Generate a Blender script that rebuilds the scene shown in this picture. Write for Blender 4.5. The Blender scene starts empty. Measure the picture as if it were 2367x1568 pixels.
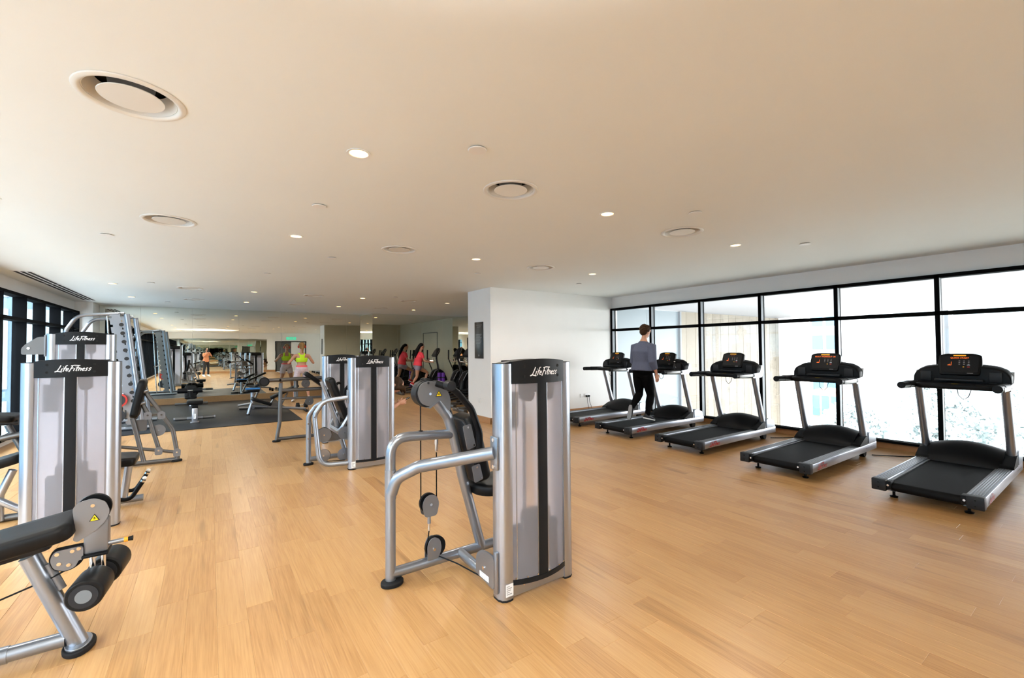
import bpy, bmesh, math, random
from mathutils import Vector, Matrix, noise

V = Vector
PI = math.pi
random.seed(7)
scene = bpy.context.scene
COL = scene.collection

# ------------------------------------------------------------------ camera
CAM_H = 1.55
YAW = math.atan(699.5 / 1008.0)            # the view turns this far right of +Y
PITCH = math.atan((806.465 - 784.0) / 1008.0)
ROLL = math.atan(17 / 2150.0)
FW = V((math.sin(YAW) * math.cos(PITCH), math.cos(YAW) * math.cos(PITCH), math.sin(PITCH)))
_r0 = V((math.cos(YAW), -math.sin(YAW), 0)); _u0 = _r0.cross(FW)
RT = _r0 * math.cos(ROLL) - _u0 * math.sin(ROLL)
UP = _u0 * math.cos(ROLL) + _r0 * math.sin(ROLL)
cam = bpy.data.cameras.new('camera'); cam.sensor_width = 36.0; cam.sensor_fit = 'HORIZONTAL'
cam.lens = 1008.0 / 2367.0 * 36.0; cam.clip_start = 0.02; cam.clip_end = 600
cam_o = bpy.data.objects.new('camera', cam); COL.objects.link(cam_o)
M = Matrix((RT, UP, -FW)).transposed().to_4x4(); M.translation = V((0, 0, CAM_H))
cam_o.matrix_world = M
scene.camera = cam_o

# ------------------------------------------------------------------ world, exposure
world = bpy.data.worlds.new('world'); scene.world = world; world.use_nodes = True
bg = world.node_tree.nodes['Background']
bg.inputs['Color'].default_value = (0.96, 0.98, 1.0, 1); bg.inputs['Strength'].default_value = 11.5
scene.cycles.max_bounces = 11; scene.cycles.glossy_bounces = 8; scene.cycles.transparent_max_bounces = 24
vs = scene.view_settings
vs.view_transform = 'Standard'; vs.look = 'None'; vs.exposure = 0.58; vs.gamma = 1.0; vs.use_curve_mapping = False
LAMP_W = 40.0            # each ceiling downlight
FLASH_W = 760.0           # the photographer's flash, pointed at the ceiling

def light(name, kind, loc, power, color, target=None, parent=None, **kw):
    d = bpy.data.lights.new(name, kind); d.energy = power; d.color = color
    for k, v in kw.items(): setattr(d, k, v)
    o = bpy.data.objects.new(name, d); COL.objects.link(o); o.location = loc
    if target is not None:
        o.rotation_euler = (V(target) - V(loc)).to_track_quat('-Z', 'Y').to_euler()
    if parent: o.parent = parent
    return o

# window openings act as portals for the sky light
def portal(name, loc, sx, sy, target):
    o = light(name, 'AREA', loc, 1.0, (1, 1, 1), target, shape='RECTANGLE', size=sx, size_y=sy)
    o.data.cycles.is_portal = True
    return o
portal('sky_portal_right', (8.62, 1.8, 1.3), 11.6, 2.5, (0, 1.8, 1.3))
portal('sky_portal_left', (-2.98, 5.7, 1.3), 19.4, 2.5, (0, 5.7, 1.3))
light('sun', 'SUN', (30, -20, 30), 2.4, (1.0, 0.96, 0.9), (18, 20, 0), angle=0.2)

# ------------------------------------------------------------------ materials
MATS = {}
def nodes_of(name):
    m = bpy.data.materials.new(name); m.use_nodes = True; MATS[name] = m
    nt = m.node_tree; return m, nt, nt.nodes['Principled BSDF']
def mat(name, color, rough=0.5, metal=0.0, bump=0.0, bscale=200.0, vary=0.0, vscale=8.0, **kw):
    m, nt, b = nodes_of(name); N, L = nt.nodes, nt.links
    b.inputs['Base Color'].default_value = (*color, 1); b.inputs['Roughness'].default_value = rough
    b.inputs['Metallic'].default_value = metal
    for k, v in kw.items(): b.inputs[k].default_value = v
    if vary or bump:
        geo = N.new('ShaderNodeNewGeometry')
        nz = N.new('ShaderNodeTexNoise'); nz.inputs['Scale'].default_value = bscale if bump else vscale
        nz.inputs['Detail'].default_value = 4
        L.new(geo.outputs['Position'], nz.inputs['Vector'])
        if bump:
            bp = N.new('ShaderNodeBump'); bp.inputs['Strength'].default_value = bump; bp.inputs['Distance'].default_value = 0.004
            L.new(nz.outputs['Fac'], bp.inputs['Height']); L.new(bp.outputs['Normal'], b.inputs['Normal'])
        if vary:
            n2 = N.new('ShaderNodeTexNoise'); n2.inputs['Scale'].default_value = vscale; n2.inputs['Detail'].default_value = 3
            L.new(geo.outputs['Position'], n2.inputs['Vector'])
            mx = N.new('ShaderNodeMix'); mx.data_type = 'RGBA'
            mx.inputs[6].default_value = (*[c * (1 - vary) for c in color], 1)
            mx.inputs[7].default_value = (*[min(1, c * (1 + vary)) for c in color], 1)
            L.new(n2.outputs['Fac'], mx.inputs[0]); L.new(mx.outputs[2], b.inputs['Base Color'])
    return m
def emit(name, color, strength):
    m, nt, b = nodes_of(name)
    b.inputs['Base Color'].default_value = (*color, 1)
    b.inputs['Emission Color'].default_value = (*color, 1); b.inputs['Emission Strength'].default_value = strength
    return m

mat('white_wall', (0.90, 0.895, 0.88), 0.6, vary=0.02, vscale=3)
mat('ceiling_paint', (0.845, 0.875, 0.865), 0.7, vary=0.015, vscale=1.5)
mat('beige_wall', (0.55, 0.51, 0.39), 0.6, vary=0.03, vscale=4)
mat('silver', (0.31, 0.335, 0.38), 0.30, 0.80, bump=0.03, bscale=600)
mat('silver_dark', (0.15, 0.148, 0.148), 0.36, 0.8)
mat('silver_plate', (0.21, 0.213, 0.23), 0.42, 0.6)
mat('aluminium', (0.44, 0.47, 0.53), 0.30, 0.9)
mat('chrome', (0.82, 0.83, 0.85), 0.12, 1.0)
mat('black_plastic', (0.004, 0.0044, 0.0055), 0.42, **{'Specular IOR Level': 0.14})
mat('charcoal', (0.016, 0.017, 0.020), 0.45, **{'Specular IOR Level': 0.25})
mat('band_black', (0.010, 0.0105, 0.012), 0.45, bump=0.03, bscale=900, **{'Specular IOR Level': 0.15})
mat('black_vinyl', (0.006, 0.006, 0.0065), 0.40, bump=0.08, bscale=350, **{'Specular IOR Level': 0.18})
mat('rubber', (0.010, 0.010, 0.011), 0.7, bump=0.05, bscale=400, **{'Specular IOR Level': 0.2})
mat('belt_black', (0.004, 0.0043, 0.0052), 0.55, bump=0.10, bscale=700, **{'Specular IOR Level': 0.10})
mat('mat_rubber', (0.008, 0.0095, 0.013), 0.42, bump=0.15, bscale=120, vary=0.4, vscale=14, **{'Specular IOR Level': 0.3})
mat('frame_black', (0.005, 0.0055, 0.0065), 0.75, **{'Specular IOR Level': 0.03})
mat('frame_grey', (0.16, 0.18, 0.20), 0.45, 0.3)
mat('white_plastic', (0.85, 0.85, 0.84), 0.4)
mat('diffuser_white', (0.80, 0.79, 0.75), 0.35)
mat('dark_void', (0.006, 0.006, 0.006), 0.9)
mat('print_white', (0.88, 0.88, 0.88), 0.5)
mat('print_red', (0.42, 0.015, 0.02), 0.4)
mat('print_navy', (0.03, 0.04, 0.10), 0.5)
mat('print_grey', (0.25, 0.25, 0.26), 0.5)
mat('sticker_yellow', (0.90, 0.68, 0.01), 0.4)
mat('orange_cap', (0.90, 0.35, 0.02), 0.4)
mat('plinth_wood', (0.22, 0.12, 0.045), 0.45, vary=0.15, vscale=20)
mat('base_wood', (0.44, 0.22, 0.09), 0.42, vary=0.15, vscale=18)
mat('skin', (0.52, 0.26, 0.165), 0.5, vary=0.05, vscale=20, **{'Subsurface Weight': 0.08})
mat('skin_tan', (0.34, 0.15, 0.085), 0.48, vary=0.05, vscale=20)
mat('hair_brown', (0.038, 0.020, 0.010), 0.6, bump=0.4, bscale=160, **{'Specular IOR Level': 0.12})
mat('hair_black', (0.004, 0.0035, 0.0035), 0.5, bump=0.4, bscale=160, **{'Specular IOR Level': 0.12})
mat('hair_blonde', (0.27, 0.145, 0.050), 0.55, bump=0.5, bscale=120, vary=0.45, vscale=90, **{'Specular IOR Level': 0.2})
mat('shirt_slate', (0.088, 0.098, 0.150), 0.85, bump=0.25, bscale=60, vary=0.15, vscale=50)
mat('leggings_black', (0.003, 0.003, 0.0035), 0.8, **{'Specular IOR Level': 0.05})
mat('neon_top', (0.55, 0.85, 0.015), 0.7)
mat('coral_shirt', (0.86, 0.05, 0.075), 0.75, bump=0.3, bscale=50)
mat('coral_band', (0.90, 0.12, 0.13), 0.7)
mat('shorts_pale', (0.62, 0.50, 0.53), 0.8, vary=0.25, vscale=22)
mat('shorts_lilac', (0.30, 0.25, 0.31), 0.8, vary=0.2, vscale=30)
mat('orange_shirt', (0.72, 0.29, 0.14), 0.8, vary=0.1, vscale=15)
mat('trousers_dark', (0.018, 0.019, 0.024), 0.85)
mat('shoe_black', (0.012, 0.012, 0.014), 0.6)
mat('shoe_white', (0.82, 0.82, 0.82), 0.6)
mat('shoe_red', (0.55, 0.02, 0.025), 0.6)
mat('eye_dark', (0.01, 0.008, 0.007), 0.2)
mat('lips', (0.42, 0.12, 0.10), 0.5)
mat('purple_foam', (0.11, 0.02, 0.28), 0.6)
mat('blue_towel', (0.02, 0.16, 0.42), 0.9, bump=0.4, bscale=90)
mat('weight_iron', (0.015, 0.016, 0.022), 0.5)
mat('hook_black', (0.01, 0.01, 0.011), 0.5)
mat('red_plastic', (0.55, 0.03, 0.02), 0.4)
mat('concrete', (0.46, 0.46, 0.45), 0.8, vary=0.1, vscale=2)
mat('ground_green', (0.17, 0.18, 0.165), 0.9, vary=0.4, vscale=0.25)
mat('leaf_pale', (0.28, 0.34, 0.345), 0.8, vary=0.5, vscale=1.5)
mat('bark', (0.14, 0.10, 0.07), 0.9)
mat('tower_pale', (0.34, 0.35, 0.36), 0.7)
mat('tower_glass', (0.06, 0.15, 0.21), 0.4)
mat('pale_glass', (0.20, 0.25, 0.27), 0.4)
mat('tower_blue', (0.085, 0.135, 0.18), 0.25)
mat('tower_red', (0.30, 0.17, 0.13), 0.7)
mat('plaque_black', (0.020, 0.018, 0.016), 0.35)
mat('frosted_blue', (0.145, 0.18, 0.20), 0.35)
mat('soffit', (0.25, 0.255, 0.27), 0.6)
mat('door_grey', (0.10, 0.10, 0.10), 0.3)
emit('lamp_glow', (1.0, 0.62, 0.24), 4.5)
emit('led_orange', (1.0, 0.16, 0.015), 0.75)
emit('led_yellow', (0.75, 0.34, 0.01), 0.35)
emit('led_white', (0.35, 0.4, 0.45), 0.15)
emit('exit_green', (0.03, 0.50, 0.30), 0.9)

def frosted():
    m, nt, b = nodes_of('frosted_panel'); N, L = nt.nodes, nt.links
    out = N['Material Output']
    b.inputs['Base Color'].default_value = (0.58, 0.565, 0.60, 1); b.inputs['Roughness'].default_value = 0.42; b.inputs['Specular IOR Level'].default_value = 0.3
    t = N.new('ShaderNodeBsdfRefraction'); t.inputs['Color'].default_value = (0.97, 0.965, 1.0, 1)
    t.inputs['Roughness'].default_value = 0.44; t.inputs['IOR'].default_value = 1.2
    mx = N.new('ShaderNodeMixShader'); mx.inputs[0].default_value = 0.76
    L.new(b.outputs[0], mx.inputs[1]); L.new(t.outputs[0], mx.inputs[2]); L.new(mx.outputs[0], out.inputs['Surface'])
frosted()
def rear_sheet():
    m, nt, b = nodes_of('rear_sheet'); N, L = nt.nodes, nt.links
    out = N['Material Output']
    b.inputs['Base Color'].default_value = (0.80, 0.80, 0.82, 1); b.inputs['Roughness'].default_value = 0.4
    t = N.new('ShaderNodeBsdfTranslucent'); t.inputs['Color'].default_value = (0.96, 0.955, 0.99, 1)
    mx = N.new('ShaderNodeMixShader'); mx.inputs[0].default_value = 0.92
    L.new(b.outputs[0], mx.inputs[1]); L.new(t.outputs[0], mx.inputs[2]); L.new(mx.outputs[0], out.inputs['Surface'])
rear_sheet()
def glass(name, r0, tint):
    """thin pane: clear, with a reflection that grows towards grazing view"""
    m, nt, b = nodes_of(name); N, L = nt.nodes, nt.links
    out = N['Material Output']; N.remove(b)
    t = N.new('ShaderNodeBsdfTransparent'); t.inputs['Color'].default_value = (*tint, 1)
    g = N.new('ShaderNodeBsdfGlossy'); g.inputs['Roughness'].default_value = 0.0
    g.inputs['Color'].default_value = (1, 1, 1, 1)
    geo = N.new('ShaderNodeNewGeometry')
    def mth(op, *xs):
        n = N.new('ShaderNodeMath'); n.operation = op
        for i, x in enumerate(xs):
            if isinstance(x, (int, float)): n.inputs[i].default_value = x
            else: L.new(x, n.inputs[i])
        return n.outputs[0]
    dt = N.new('ShaderNodeVectorMath'); dt.operation = 'DOT_PRODUCT'
    L.new(geo.outputs['Normal'], dt.inputs[0]); L.new(geo.outputs['Incoming'], dt.inputs[1])
    f = mth('ADD', mth('MULTIPLY', mth('POWER', mth('SUBTRACT', 1.0, mth('ABSOLUTE', dt.outputs['Value'])), 5.0), 1 - r0), r0)
    mx = N.new('ShaderNodeMixShader')
    L.new(f, mx.inputs[0]); L.new(t.outputs[0], mx.inputs[1]); L.new(g.outputs[0], mx.inputs[2])
    L.new(mx.outputs[0], out.inputs['Surface'])
glass('window_glass', 0.05, (0.985, 0.99, 0.99))
glass('left_glass', 0.03, (0.90, 0.955, 0.985))
def mirror():
    m, nt, b = nodes_of('mirror'); N, L = nt.nodes, nt.links
    out = N['Material Output']; N.remove(b)
    g = N.new('ShaderNodeBsdfGlossy'); g.inputs['Roughness'].default_value = 0.0
    g.inputs['Color'].default_value = (0.80, 0.82, 0.76, 1)
    geo = N.new('ShaderNodeNewGeometry'); nz = N.new('ShaderNodeTexNoise'); nz.inputs['Scale'].default_value = 0.9
    L.new(geo.outputs['Position'], nz.inputs['Vector'])
    bp = N.new('ShaderNodeBump'); bp.inputs['Strength'].default_value = 0.02; bp.inputs['Distance'].default_value = 0.05
    L.new(nz.outputs['Fac'], bp.inputs['Height']); L.new(bp.outputs['Normal'], g.inputs['Normal'])
    L.new(g.outputs[0], out.inputs['Surface'])
mirror()
def wood(name, src, cols, gx, gy, rough, spec=0.5):
    """plank wood: grain runs along Y; src = 'object' or 'attr' for the tone of each plank"""
    m, nt, b = nodes_of(name); N, L = nt.nodes, nt.links
    def math_(op, a, bb=None):
        n = N.new('ShaderNodeMath'); n.operation = op
        for i, x in enumerate((a, bb)):
            if x is None: continue
            if isinstance(x, (int, float)): n.inputs[i].default_value = x
            else: L.new(x, n.inputs[i])
        return n.outputs[0]
    geo = N.new('ShaderNodeNewGeometry')
    if src == 'object':
        rnd = N.new('ShaderNodeObjectInfo').outputs['Random']
    else:
        a = N.new('ShaderNodeAttribute'); a.attribute_name = 'tone'; rnd = a.outputs['Fac']
    mp = N.new('ShaderNodeMapping'); mp.inputs['Scale'].default_value = (gx, gy, gx)
    off = N.new('ShaderNodeCombineXYZ'); L.new(math_('MULTIPLY', rnd, 37.0), off.inputs[0]); L.new(math_('MULTIPLY', rnd, 91.0), off.inputs[1])
    L.new(geo.outputs['Position'], mp.inputs['Vector']); L.new(off.outputs[0], mp.inputs['Location'])
    nz = N.new('ShaderNodeTexNoise'); nz.inputs['Scale'].default_value = 1.0; nz.inputs['Detail'].default_value = 5; nz.inputs['Distortion'].default_value = 0.6
    L.new(mp.outputs[0], nz.inputs['Vector'])
    rings = math_('SINE', math_('MULTIPLY', nz.outputs['Fac'], 34.0))
    fine = N.new('ShaderNodeTexNoise'); fine.inputs['Scale'].default_value = 7.0; fine.inputs['Detail'].default_value = 6
    L.new(mp.outputs[0], fine.inputs['Vector'])
    fac = math_('ADD', math_('MULTIPLY', rings, 0.06), math_('MULTIPLY', fine.outputs['Fac'], 0.62))
    fac = math_('ADD', fac, math_('MULTIPLY', rnd, 0.27))
    cr = N.new('ShaderNodeValToRGB'); e = cr.color_ramp.elements
    e[0].position = 0.16; e[0].color = (*cols[0], 1); e[1].position = 0.78; e[1].color = (*cols[2], 1)
    k = e.new(0.45); k.color = (*cols[1], 1)
    L.new(fac, cr.inputs[0])
    kn = N.new('ShaderNodeTexNoise'); kn.inputs['Scale'].default_value = 0.45; kn.inputs['Detail'].default_value = 1
    mp2 = N.new('ShaderNodeMapping'); mp2.inputs['Scale'].default_value = (gx, gy * 3.2, gx)
    L.new(geo.outputs['Position'], mp2.inputs['Vector']); L.new(off.outputs[0], mp2.inputs['Location']); L.new(mp2.outputs[0], kn.inputs['Vector'])
    k2 = N.new('ShaderNodeMapRange'); k2.inputs['From Min'].default_value = 0.66; k2.inputs['From Max'].default_value = 0.80
    L.new(kn.outputs['Fac'], k2.inputs['Value'])
    mx = N.new('ShaderNodeMix'); mx.data_type = 'RGBA'; mx.inputs[7].default_value = (*[c * 0.45 for c in cols[0]], 1)
    L.new(math_('MULTIPLY', k2.outputs[0], 0.6), mx.inputs[0]); L.new(cr.outputs[0], mx.inputs[6]); L.new(mx.outputs[2], b.inputs['Base Color'])
    b.inputs['Roughness'].default_value = rough; b.inputs['Specular IOR Level'].default_value = spec
    bp = N.new('ShaderNodeBump'); bp.inputs['Strength'].default_value = 0.05; bp.inputs['Distance'].default_value = 0.002
    L.new(fac, bp.inputs['Height']); L.new(bp.outputs['Normal'], b.inputs['Normal'])
FLOOR_COLS = ((0.34, 0.165, 0.056), (0.455, 0.250, 0.096), (0.53, 0.315, 0.132))
wood('plank_wood', 'object', FLOOR_COLS, 19.0, 0.6, 0.34)
wood('plank_wood_far', 'attr', FLOOR_COLS, 19.0, 0.6, 0.34)
wood('wall_wood', 'object', ((0.11, 0.09, 0.066), (0.165, 0.143, 0.108), (0.21, 0.19, 0.152)), 6.0, 6.0, 0.5)
# ------------------------------------------------------------------ mesh tools
OFF = {}
def fil(pts, rad, k=7):
    P = [V(p) for p in pts]; out = [P[0]]
    for i in range(1, len(P) - 1):
        a, b, c = P[i - 1], P[i], P[i + 1]; u = a - b; v = c - b; lu, lv = u.length, v.length; u /= lu; v /= lv
        ang = u.angle(v)
        d = min(rad / max(1e-4, math.tan(ang / 2)), lu * 0.49, lv * 0.49)
        if d < 2e-4: out.append(b); continue
        p0, p1 = b + u * d, b + v * d
        for j in range(k + 1):
            t = j / k; out.append(p0 * (1 - t) ** 2 + b * 2 * t * (1 - t) + p1 * t * t)
    out.append(P[-1]); return out
def circ(r, n=24, c=(0, 0), a0=0.0, a1=2 * PI, end=False):
    m = n + (1 if end else 0)
    return [(c[0] + r * math.cos(a0 + (a1 - a0) * i / n), c[1] + r * math.sin(a0 + (a1 - a0) * i / n)) for i in range(m)]
def rrect(w, h, r, n=5, c=(0, 0)):
    r = min(r, w * 0.499, h * 0.499); out = []
    for sx, sy, a in ((1, 1, 0), (-1, 1, PI / 2), (-1, -1, PI), (1, -1, 1.5 * PI)):
        for i in range(n + 1):
            t = a + PI / 2 * i / n
            out.append((c[0] + sx * (w / 2 - r) + r * math.cos(t), c[1] + sy * (h / 2 - r) + r * math.sin(t)))
    return out
def rpoly(pts, r, k=4):
    out = []; n = len(pts)
    for i in range(n):
        a, b, c = V(pts[i - 1]), V(pts[i]), V(pts[(i + 1) % n]); u = (a - b); v = (c - b); lu, lv = u.length, v.length
        d = min(r, lu * 0.45, lv * 0.45); p0, p1 = b + u / lu * d, b + v / lv * d
        for j in range(k + 1):
            t = j / k; q = p0 * (1 - t) ** 2 + b * 2 * t * (1 - t) + p1 * t * t; out.append((q.x, q.y))
    return out
AX = {'X': (V((0, 1, 0)), V((0, 0, 1)), V((1, 0, 0))), 'Y': (V((1, 0, 0)), V((0, 0, 1)), V((0, 1, 0))), 'Z': (V((1, 0, 0)), V((0, 1, 0)), V((0, 0, 1)))}

class MB:
    def __init__(s): s.v = []; s.f = []
    def add(s, v, f):
        o = len(s.v); s.v += [V(p) for p in v]; s.f += [tuple(i + o for i in q) for q in f]; return s
    def box(s, x0, x1, y0, y1, z0, z1, bev=0.0):
        if bev <= 0:
            v = [(x, y, z) for z in (z0, z1) for y in (y0, y1) for x in (x0, x1)]
            return s.add(v, [(0, 2, 3, 1), (4, 5, 7, 6), (0, 1, 5, 4), (2, 6, 7, 3), (0, 4, 6, 2), (1, 3, 7, 5)])
        bm = bmesh.new(); bmesh.ops.create_cube(bm, size=1.0)
        for q in bm.verts: q.co = V(((x0 + x1) / 2 + q.co.x * (x1 - x0), (y0 + y1) / 2 + q.co.y * (y1 - y0), (z0 + z1) / 2 + q.co.z * (z1 - z0)))
        bmesh.ops.bevel(bm, geom=bm.edges[:], offset=bev, segments=2, profile=0.5, affect='EDGES')
        bm.verts.index_update(); s.add([q.co.copy() for q in bm.verts], [[q.index for q in f.verts] for f in bm.faces]); bm.free(); return s
    def rings(s, R, closed=False, cap=True):
        n = len(R[0]); o = len(s.v)
        for r in R: s.v += [V(p) for p in r]
        m = len(R)
        for i in range(m if closed else m - 1):
            a = o + i * n; b = o + ((i + 1) % m) * n
            for j in range(n):
                k = (j + 1) % n; s.f.append((a + j, a + k, b + k, b + j))
        if cap and not closed:
            s.f.append(tuple(o + j for j in range(n))[::-1]); s.f.append(tuple(o + (m - 1) * n + j for j in range(n)))
        return s
    def tube(s, pts, r, n=12, f=0.0, flat=1.0, upv=None):
        P = fil(pts, f) if f else [V(p) for p in pts]
        rr = r if isinstance(r, (list, tuple)) else [r] * len(P)
        T = []
        for i in range(len(P)):
            t = (P[min(i + 1, len(P) - 1)] - P[max(i - 1, 0)]); T.append(t.normalized())
        up = V(upv) if upv else (V((0, 0, 1)) if abs(T[0].z) < 0.9 else V((1, 0, 0)))
        a = (up - T[0] * up.dot(T[0])).normalized(); R = []
        for i, p in enumerate(P):
            a = (a - T[i] * a.dot(T[i])).normalized(); b = T[i].cross(a)
            R.append([p + a * (math.cos(2 * PI * j / n) * rr[i]) + b * (math.sin(2 * PI * j / n) * rr[i] * flat) for j in range(n)])
        return s.rings(R)
    def prism(s, poly, org, u, v, nrm, t):
        org, u, v, nrm = V(org), V(u), V(v), V(nrm); A = [org + u * p[0] + v * p[1] for p in poly]
        return s.rings([A, [p + nrm * t for p in A]])
    def plate(s, poly, ax, pos, t):
        """flat plate: poly in the two other axes, centred on pos along ax, thickness t"""
        u, v, n = AX[ax]; return s.prism(poly, n * (pos - t / 2), u, v, n, t)
    def cyl(s, a, b, r, n=20): return s.tube([a, b], r, n)
    def disc(s, c, ax, r, t, n=24): return s.plate([(p[0] + V(c).dot(AX[ax][0]), p[1] + V(c).dot(AX[ax][1])) for p in circ(r, n)], ax, V(c).dot(AX[ax][2]), t)
    def cushion(s, poly, org, u, v, nrm, t, e=0.02, k=4, both=True):
        org, u, v, nrm = V(org), V(u).normalized(), V(v).normalized(), V(nrm).normalized()
        n = len(poly); P = [V(p) for p in poly]; ctr = sum(P, V((0, 0))) / n
        if sum(P[i].x * P[(i + 1) % n].y - P[(i + 1) % n].x * P[i].y for i in range(n)) < 0: P.reverse()
        N = []
        for i in range(n):
            d = P[(i + 1) % n] - P[i - 1]; N.append(V((d.y, -d.x)).normalized())
        def ring(ins, h): return [org + u * (p.x - q.x * ins) + v * (p.y - q.y * ins) + nrm * h for p, q in zip(P, N)]
        R = []
        if both:
            for i in range(k): a = PI / 2 * i / k; R.append(ring(e * (1 - math.sin(a)), e * (1 - math.cos(a))))
        else: R.append(ring(0, 0))
        for i in range(k + 1): a = PI / 2 * i / k; R.append(ring(e * (1 - math.cos(a)), t - e + e * math.sin(a)))
        R.append([(p * 0.45 + (org + u * ctr.x + v * ctr.y + nrm * t) * 0.55) + nrm * (t * 0.06) for p in R[-1]])
        return s.rings(R)
    def ell(s, c, r, n=12, m=8, mat=None):
        c = V(c); R = []
        for i in range(m + 1):
            a = -PI / 2 + PI * i / m; a = max(-PI / 2 + 0.05, min(PI / 2 - 0.05, a))
            ring = []
            for j in range(n):
                b = 2 * PI * j / n; q = V((r[0] * math.cos(a) * math.cos(b), r[1] * math.cos(a) * math.sin(b), r[2] * math.sin(a)))
                ring.append(c + (mat @ q if mat else q))
            R.append(ring)
        return s.rings(R)
    def lathe(s, prof, c, n=32, close=False):
        c = V(c); return s.rings([[c + V((r * math.cos(2 * PI * j / n), r * math.sin(2 * PI * j / n), z)) for j in range(n)] for r, z in prof], closed=close, cap=not close)

def finish(me, m, ang=40):
    me.materials.append(MATS[m])
    me.polygons.foreach_set('use_smooth', [True] * len(me.polygons))
    me.set_sharp_from_angle(angle=math.radians(ang)); me.update()
def obj(name, mb, m, parent=None, ang=40, loc=None, flip=True):
    off = OFF.get(parent.name, V((0, 0, 0))) if parent else (V(loc) if loc is not None else V((0, 0, 0)))
    me = bpy.data.meshes.new(name); me.from_pydata([p - off for p in mb.v], [], mb.f); me.validate()
    bm = bmesh.new(); bm.from_mesh(me)
    if flip: bmesh.ops.recalc_face_normals(bm, faces=bm.faces[:])
    bm.to_mesh(me); bm.free(); finish(me, m, ang)
    o = bpy.data.objects.new(name, me); COL.objects.link(o)
    if parent: o.parent = parent
    else: o.location = off
    OFF[o.name] = off
    return o
def tag(o, label, cat, group=None):
    o['label'] = label; o['category'] = cat
    if group: o['group'] = group
    return o
def thing(name, label, cat, loc=(0, 0, 0), group=None):
    o = bpy.data.objects.new(name, None); COL.objects.link(o); o.location = loc; o.empty_display_size = 0.1
    OFF[o.name] = V(loc); return tag(o, label, cat, group)
def struct(o): o['kind'] = 'structure'; return o
def sroot(name, loc=(0, 0, 0)):
    o = bpy.data.objects.new(name, None); COL.objects.link(o); o.location = loc; OFF[o.name] = V(loc); return struct(o)
def copy_tree(o, parent=None):
    c = o.copy(); COL.objects.link(c)
    if parent: c.parent = parent
    for ch in list(o.children): copy_tree(ch, c)
    return c
def rod(name, pts, r, m, parent, n=12, f=0.0, flat=1.0, upv=None): return obj(name, MB().tube(pts, r, n, f, flat, upv), m, parent)
def shift(o, x, y, z=0): return [(p[0] + x, p[1] + y, p[2] + z) for p in o]

# lettering: the slanted brush script of the makers' mark, as strokes
LOGO = [[(.42, 1.05), (.36, .7), (.18, .12), (-.12, -.08)], [(-.12, -.08), (.2, .03), (.78, -.10)],
        [(.70, .52), (.64, .05)], [(.78, .74), (.84, .78)], [(1.30, 1.0), (1.12, .98), (1.02, .6), (.92, -.04)], [(.86, .5), (1.24, .56)],
        [(1.24, .26), (1.52, .34), (1.46, .5), (1.3, .46), (1.22, .22), (1.3, .05), (1.54, .10)],
        [(1.92, 1.0), (1.84, .5), (1.66, -.12)], [(1.70, .92), (2.1, 1.02), (2.85, .96)], [(1.74, .5), (2.1, .54)],
        [(2.26, .5), (2.20, .04)], [(2.34, .72), (2.40, .76)], [(2.62, .9), (2.50, .06), (2.64, .05)], [(2.44, .54), (2.84, .60)],
        [(2.84, .5), (2.78, .03)], [(2.82, .34), (2.98, .52), (3.10, .44), (3.06, .04)],
        [(3.26, .26), (3.52, .34), (3.46, .5), (3.32, .46), (3.24, .22), (3.32, .05), (3.54, .10)],
        [(3.94, .46), (3.78, .52), (3.68, .40), (3.84, .22), (3.78, .06), (3.60, .05)], [(4.36, .46), (4.20, .52), (4.10, .40), (4.26, .22), (4.20, .06), (4.02, .05)]]
def strokes(mb, lines, place, w=0.12):
    """flat ribbons; place(x, y) -> point on the carrying surface"""
    for L in lines:
        P = [V(p) for p in L]; A, B = [], []
        for i, p in enumerate(P):
            d = (P[min(i + 1, len(P) - 1)] - P[max(i - 1, 0)]).normalized(); q = V((-d.y, d.x)) * (w / 2)
            A.append(place(*(p + q))); B.append(place(*(p - q)))
        n = len(P); mb.add(A + B, [(i, i + 1, n + i + 1, n + i) for i in range(n - 1)])
    return mb
def logo(name, m, parent, fn, width, w=0.13):
    k = width / 4.6
    return obj(name, strokes(MB(), LOGO, lambda x, y: fn((x - 2.15 + 0.22 * (y - .5)) * k, (y - .5) * k), w), m, parent, flip=False)
def text(name, s, size, m, parent, org, u, v, align='CENTER'):
    cu = bpy.data.curves.new('t', 'FONT'); cu.body = s; cu.size = size; cu.align_x = align; cu.align_y = 'CENTER'
    t = bpy.data.objects.new('t', cu); COL.objects.link(t)
    me0 = bpy.data.meshes.new_from_object(t.evaluated_get(bpy.context.evaluated_depsgraph_get()))
    mb = MB(); u, v, org = V(u), V(v), V(org)
    mb.add([org + u * p.co.x + v * p.co.y for p in me0.vertices], [tuple(p.vertices) for p in me0.polygons])
    bpy.data.objects.remove(t); bpy.data.curves.remove(cu); bpy.data.meshes.remove(me0)
    return obj(name, mb, m, parent, flip=False)
def warn_sticker(parent, org, u, v, nrm, s=0.05):
    org, u, v, nrm = V(org), V(u), V(v), V(nrm)
    b = obj('warning_sticker', MB().prism([(-.58 * s, -.5 * s), (.58 * s, -.5 * s), (0, .5 * s)], org, u, v, nrm, 0.0012), 'black_plastic', parent)
    obj('sticker_face', MB().prism([(-.45 * s, -.43 * s), (.45 * s, -.43 * s), (0, .36 * s)], org + nrm * 0.0012, u, v, nrm, 0.0006), 'sticker_yellow', b)
    mb = MB()
    for L in ([(-.2, -.12), (-.02, -.22), (.2, -.2)], [(-.02, -.22), (.02, .12)], [(-.14, .02), (.14, -.05)]):
        strokes(mb, [[(x * s, y * s) for x, y in L]], lambda x, y: org + u * x + v * y + nrm * 0.0022, 0.07 * s)
    obj('sticker_mark', mb, 'black_plastic', b, flip=False)
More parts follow.
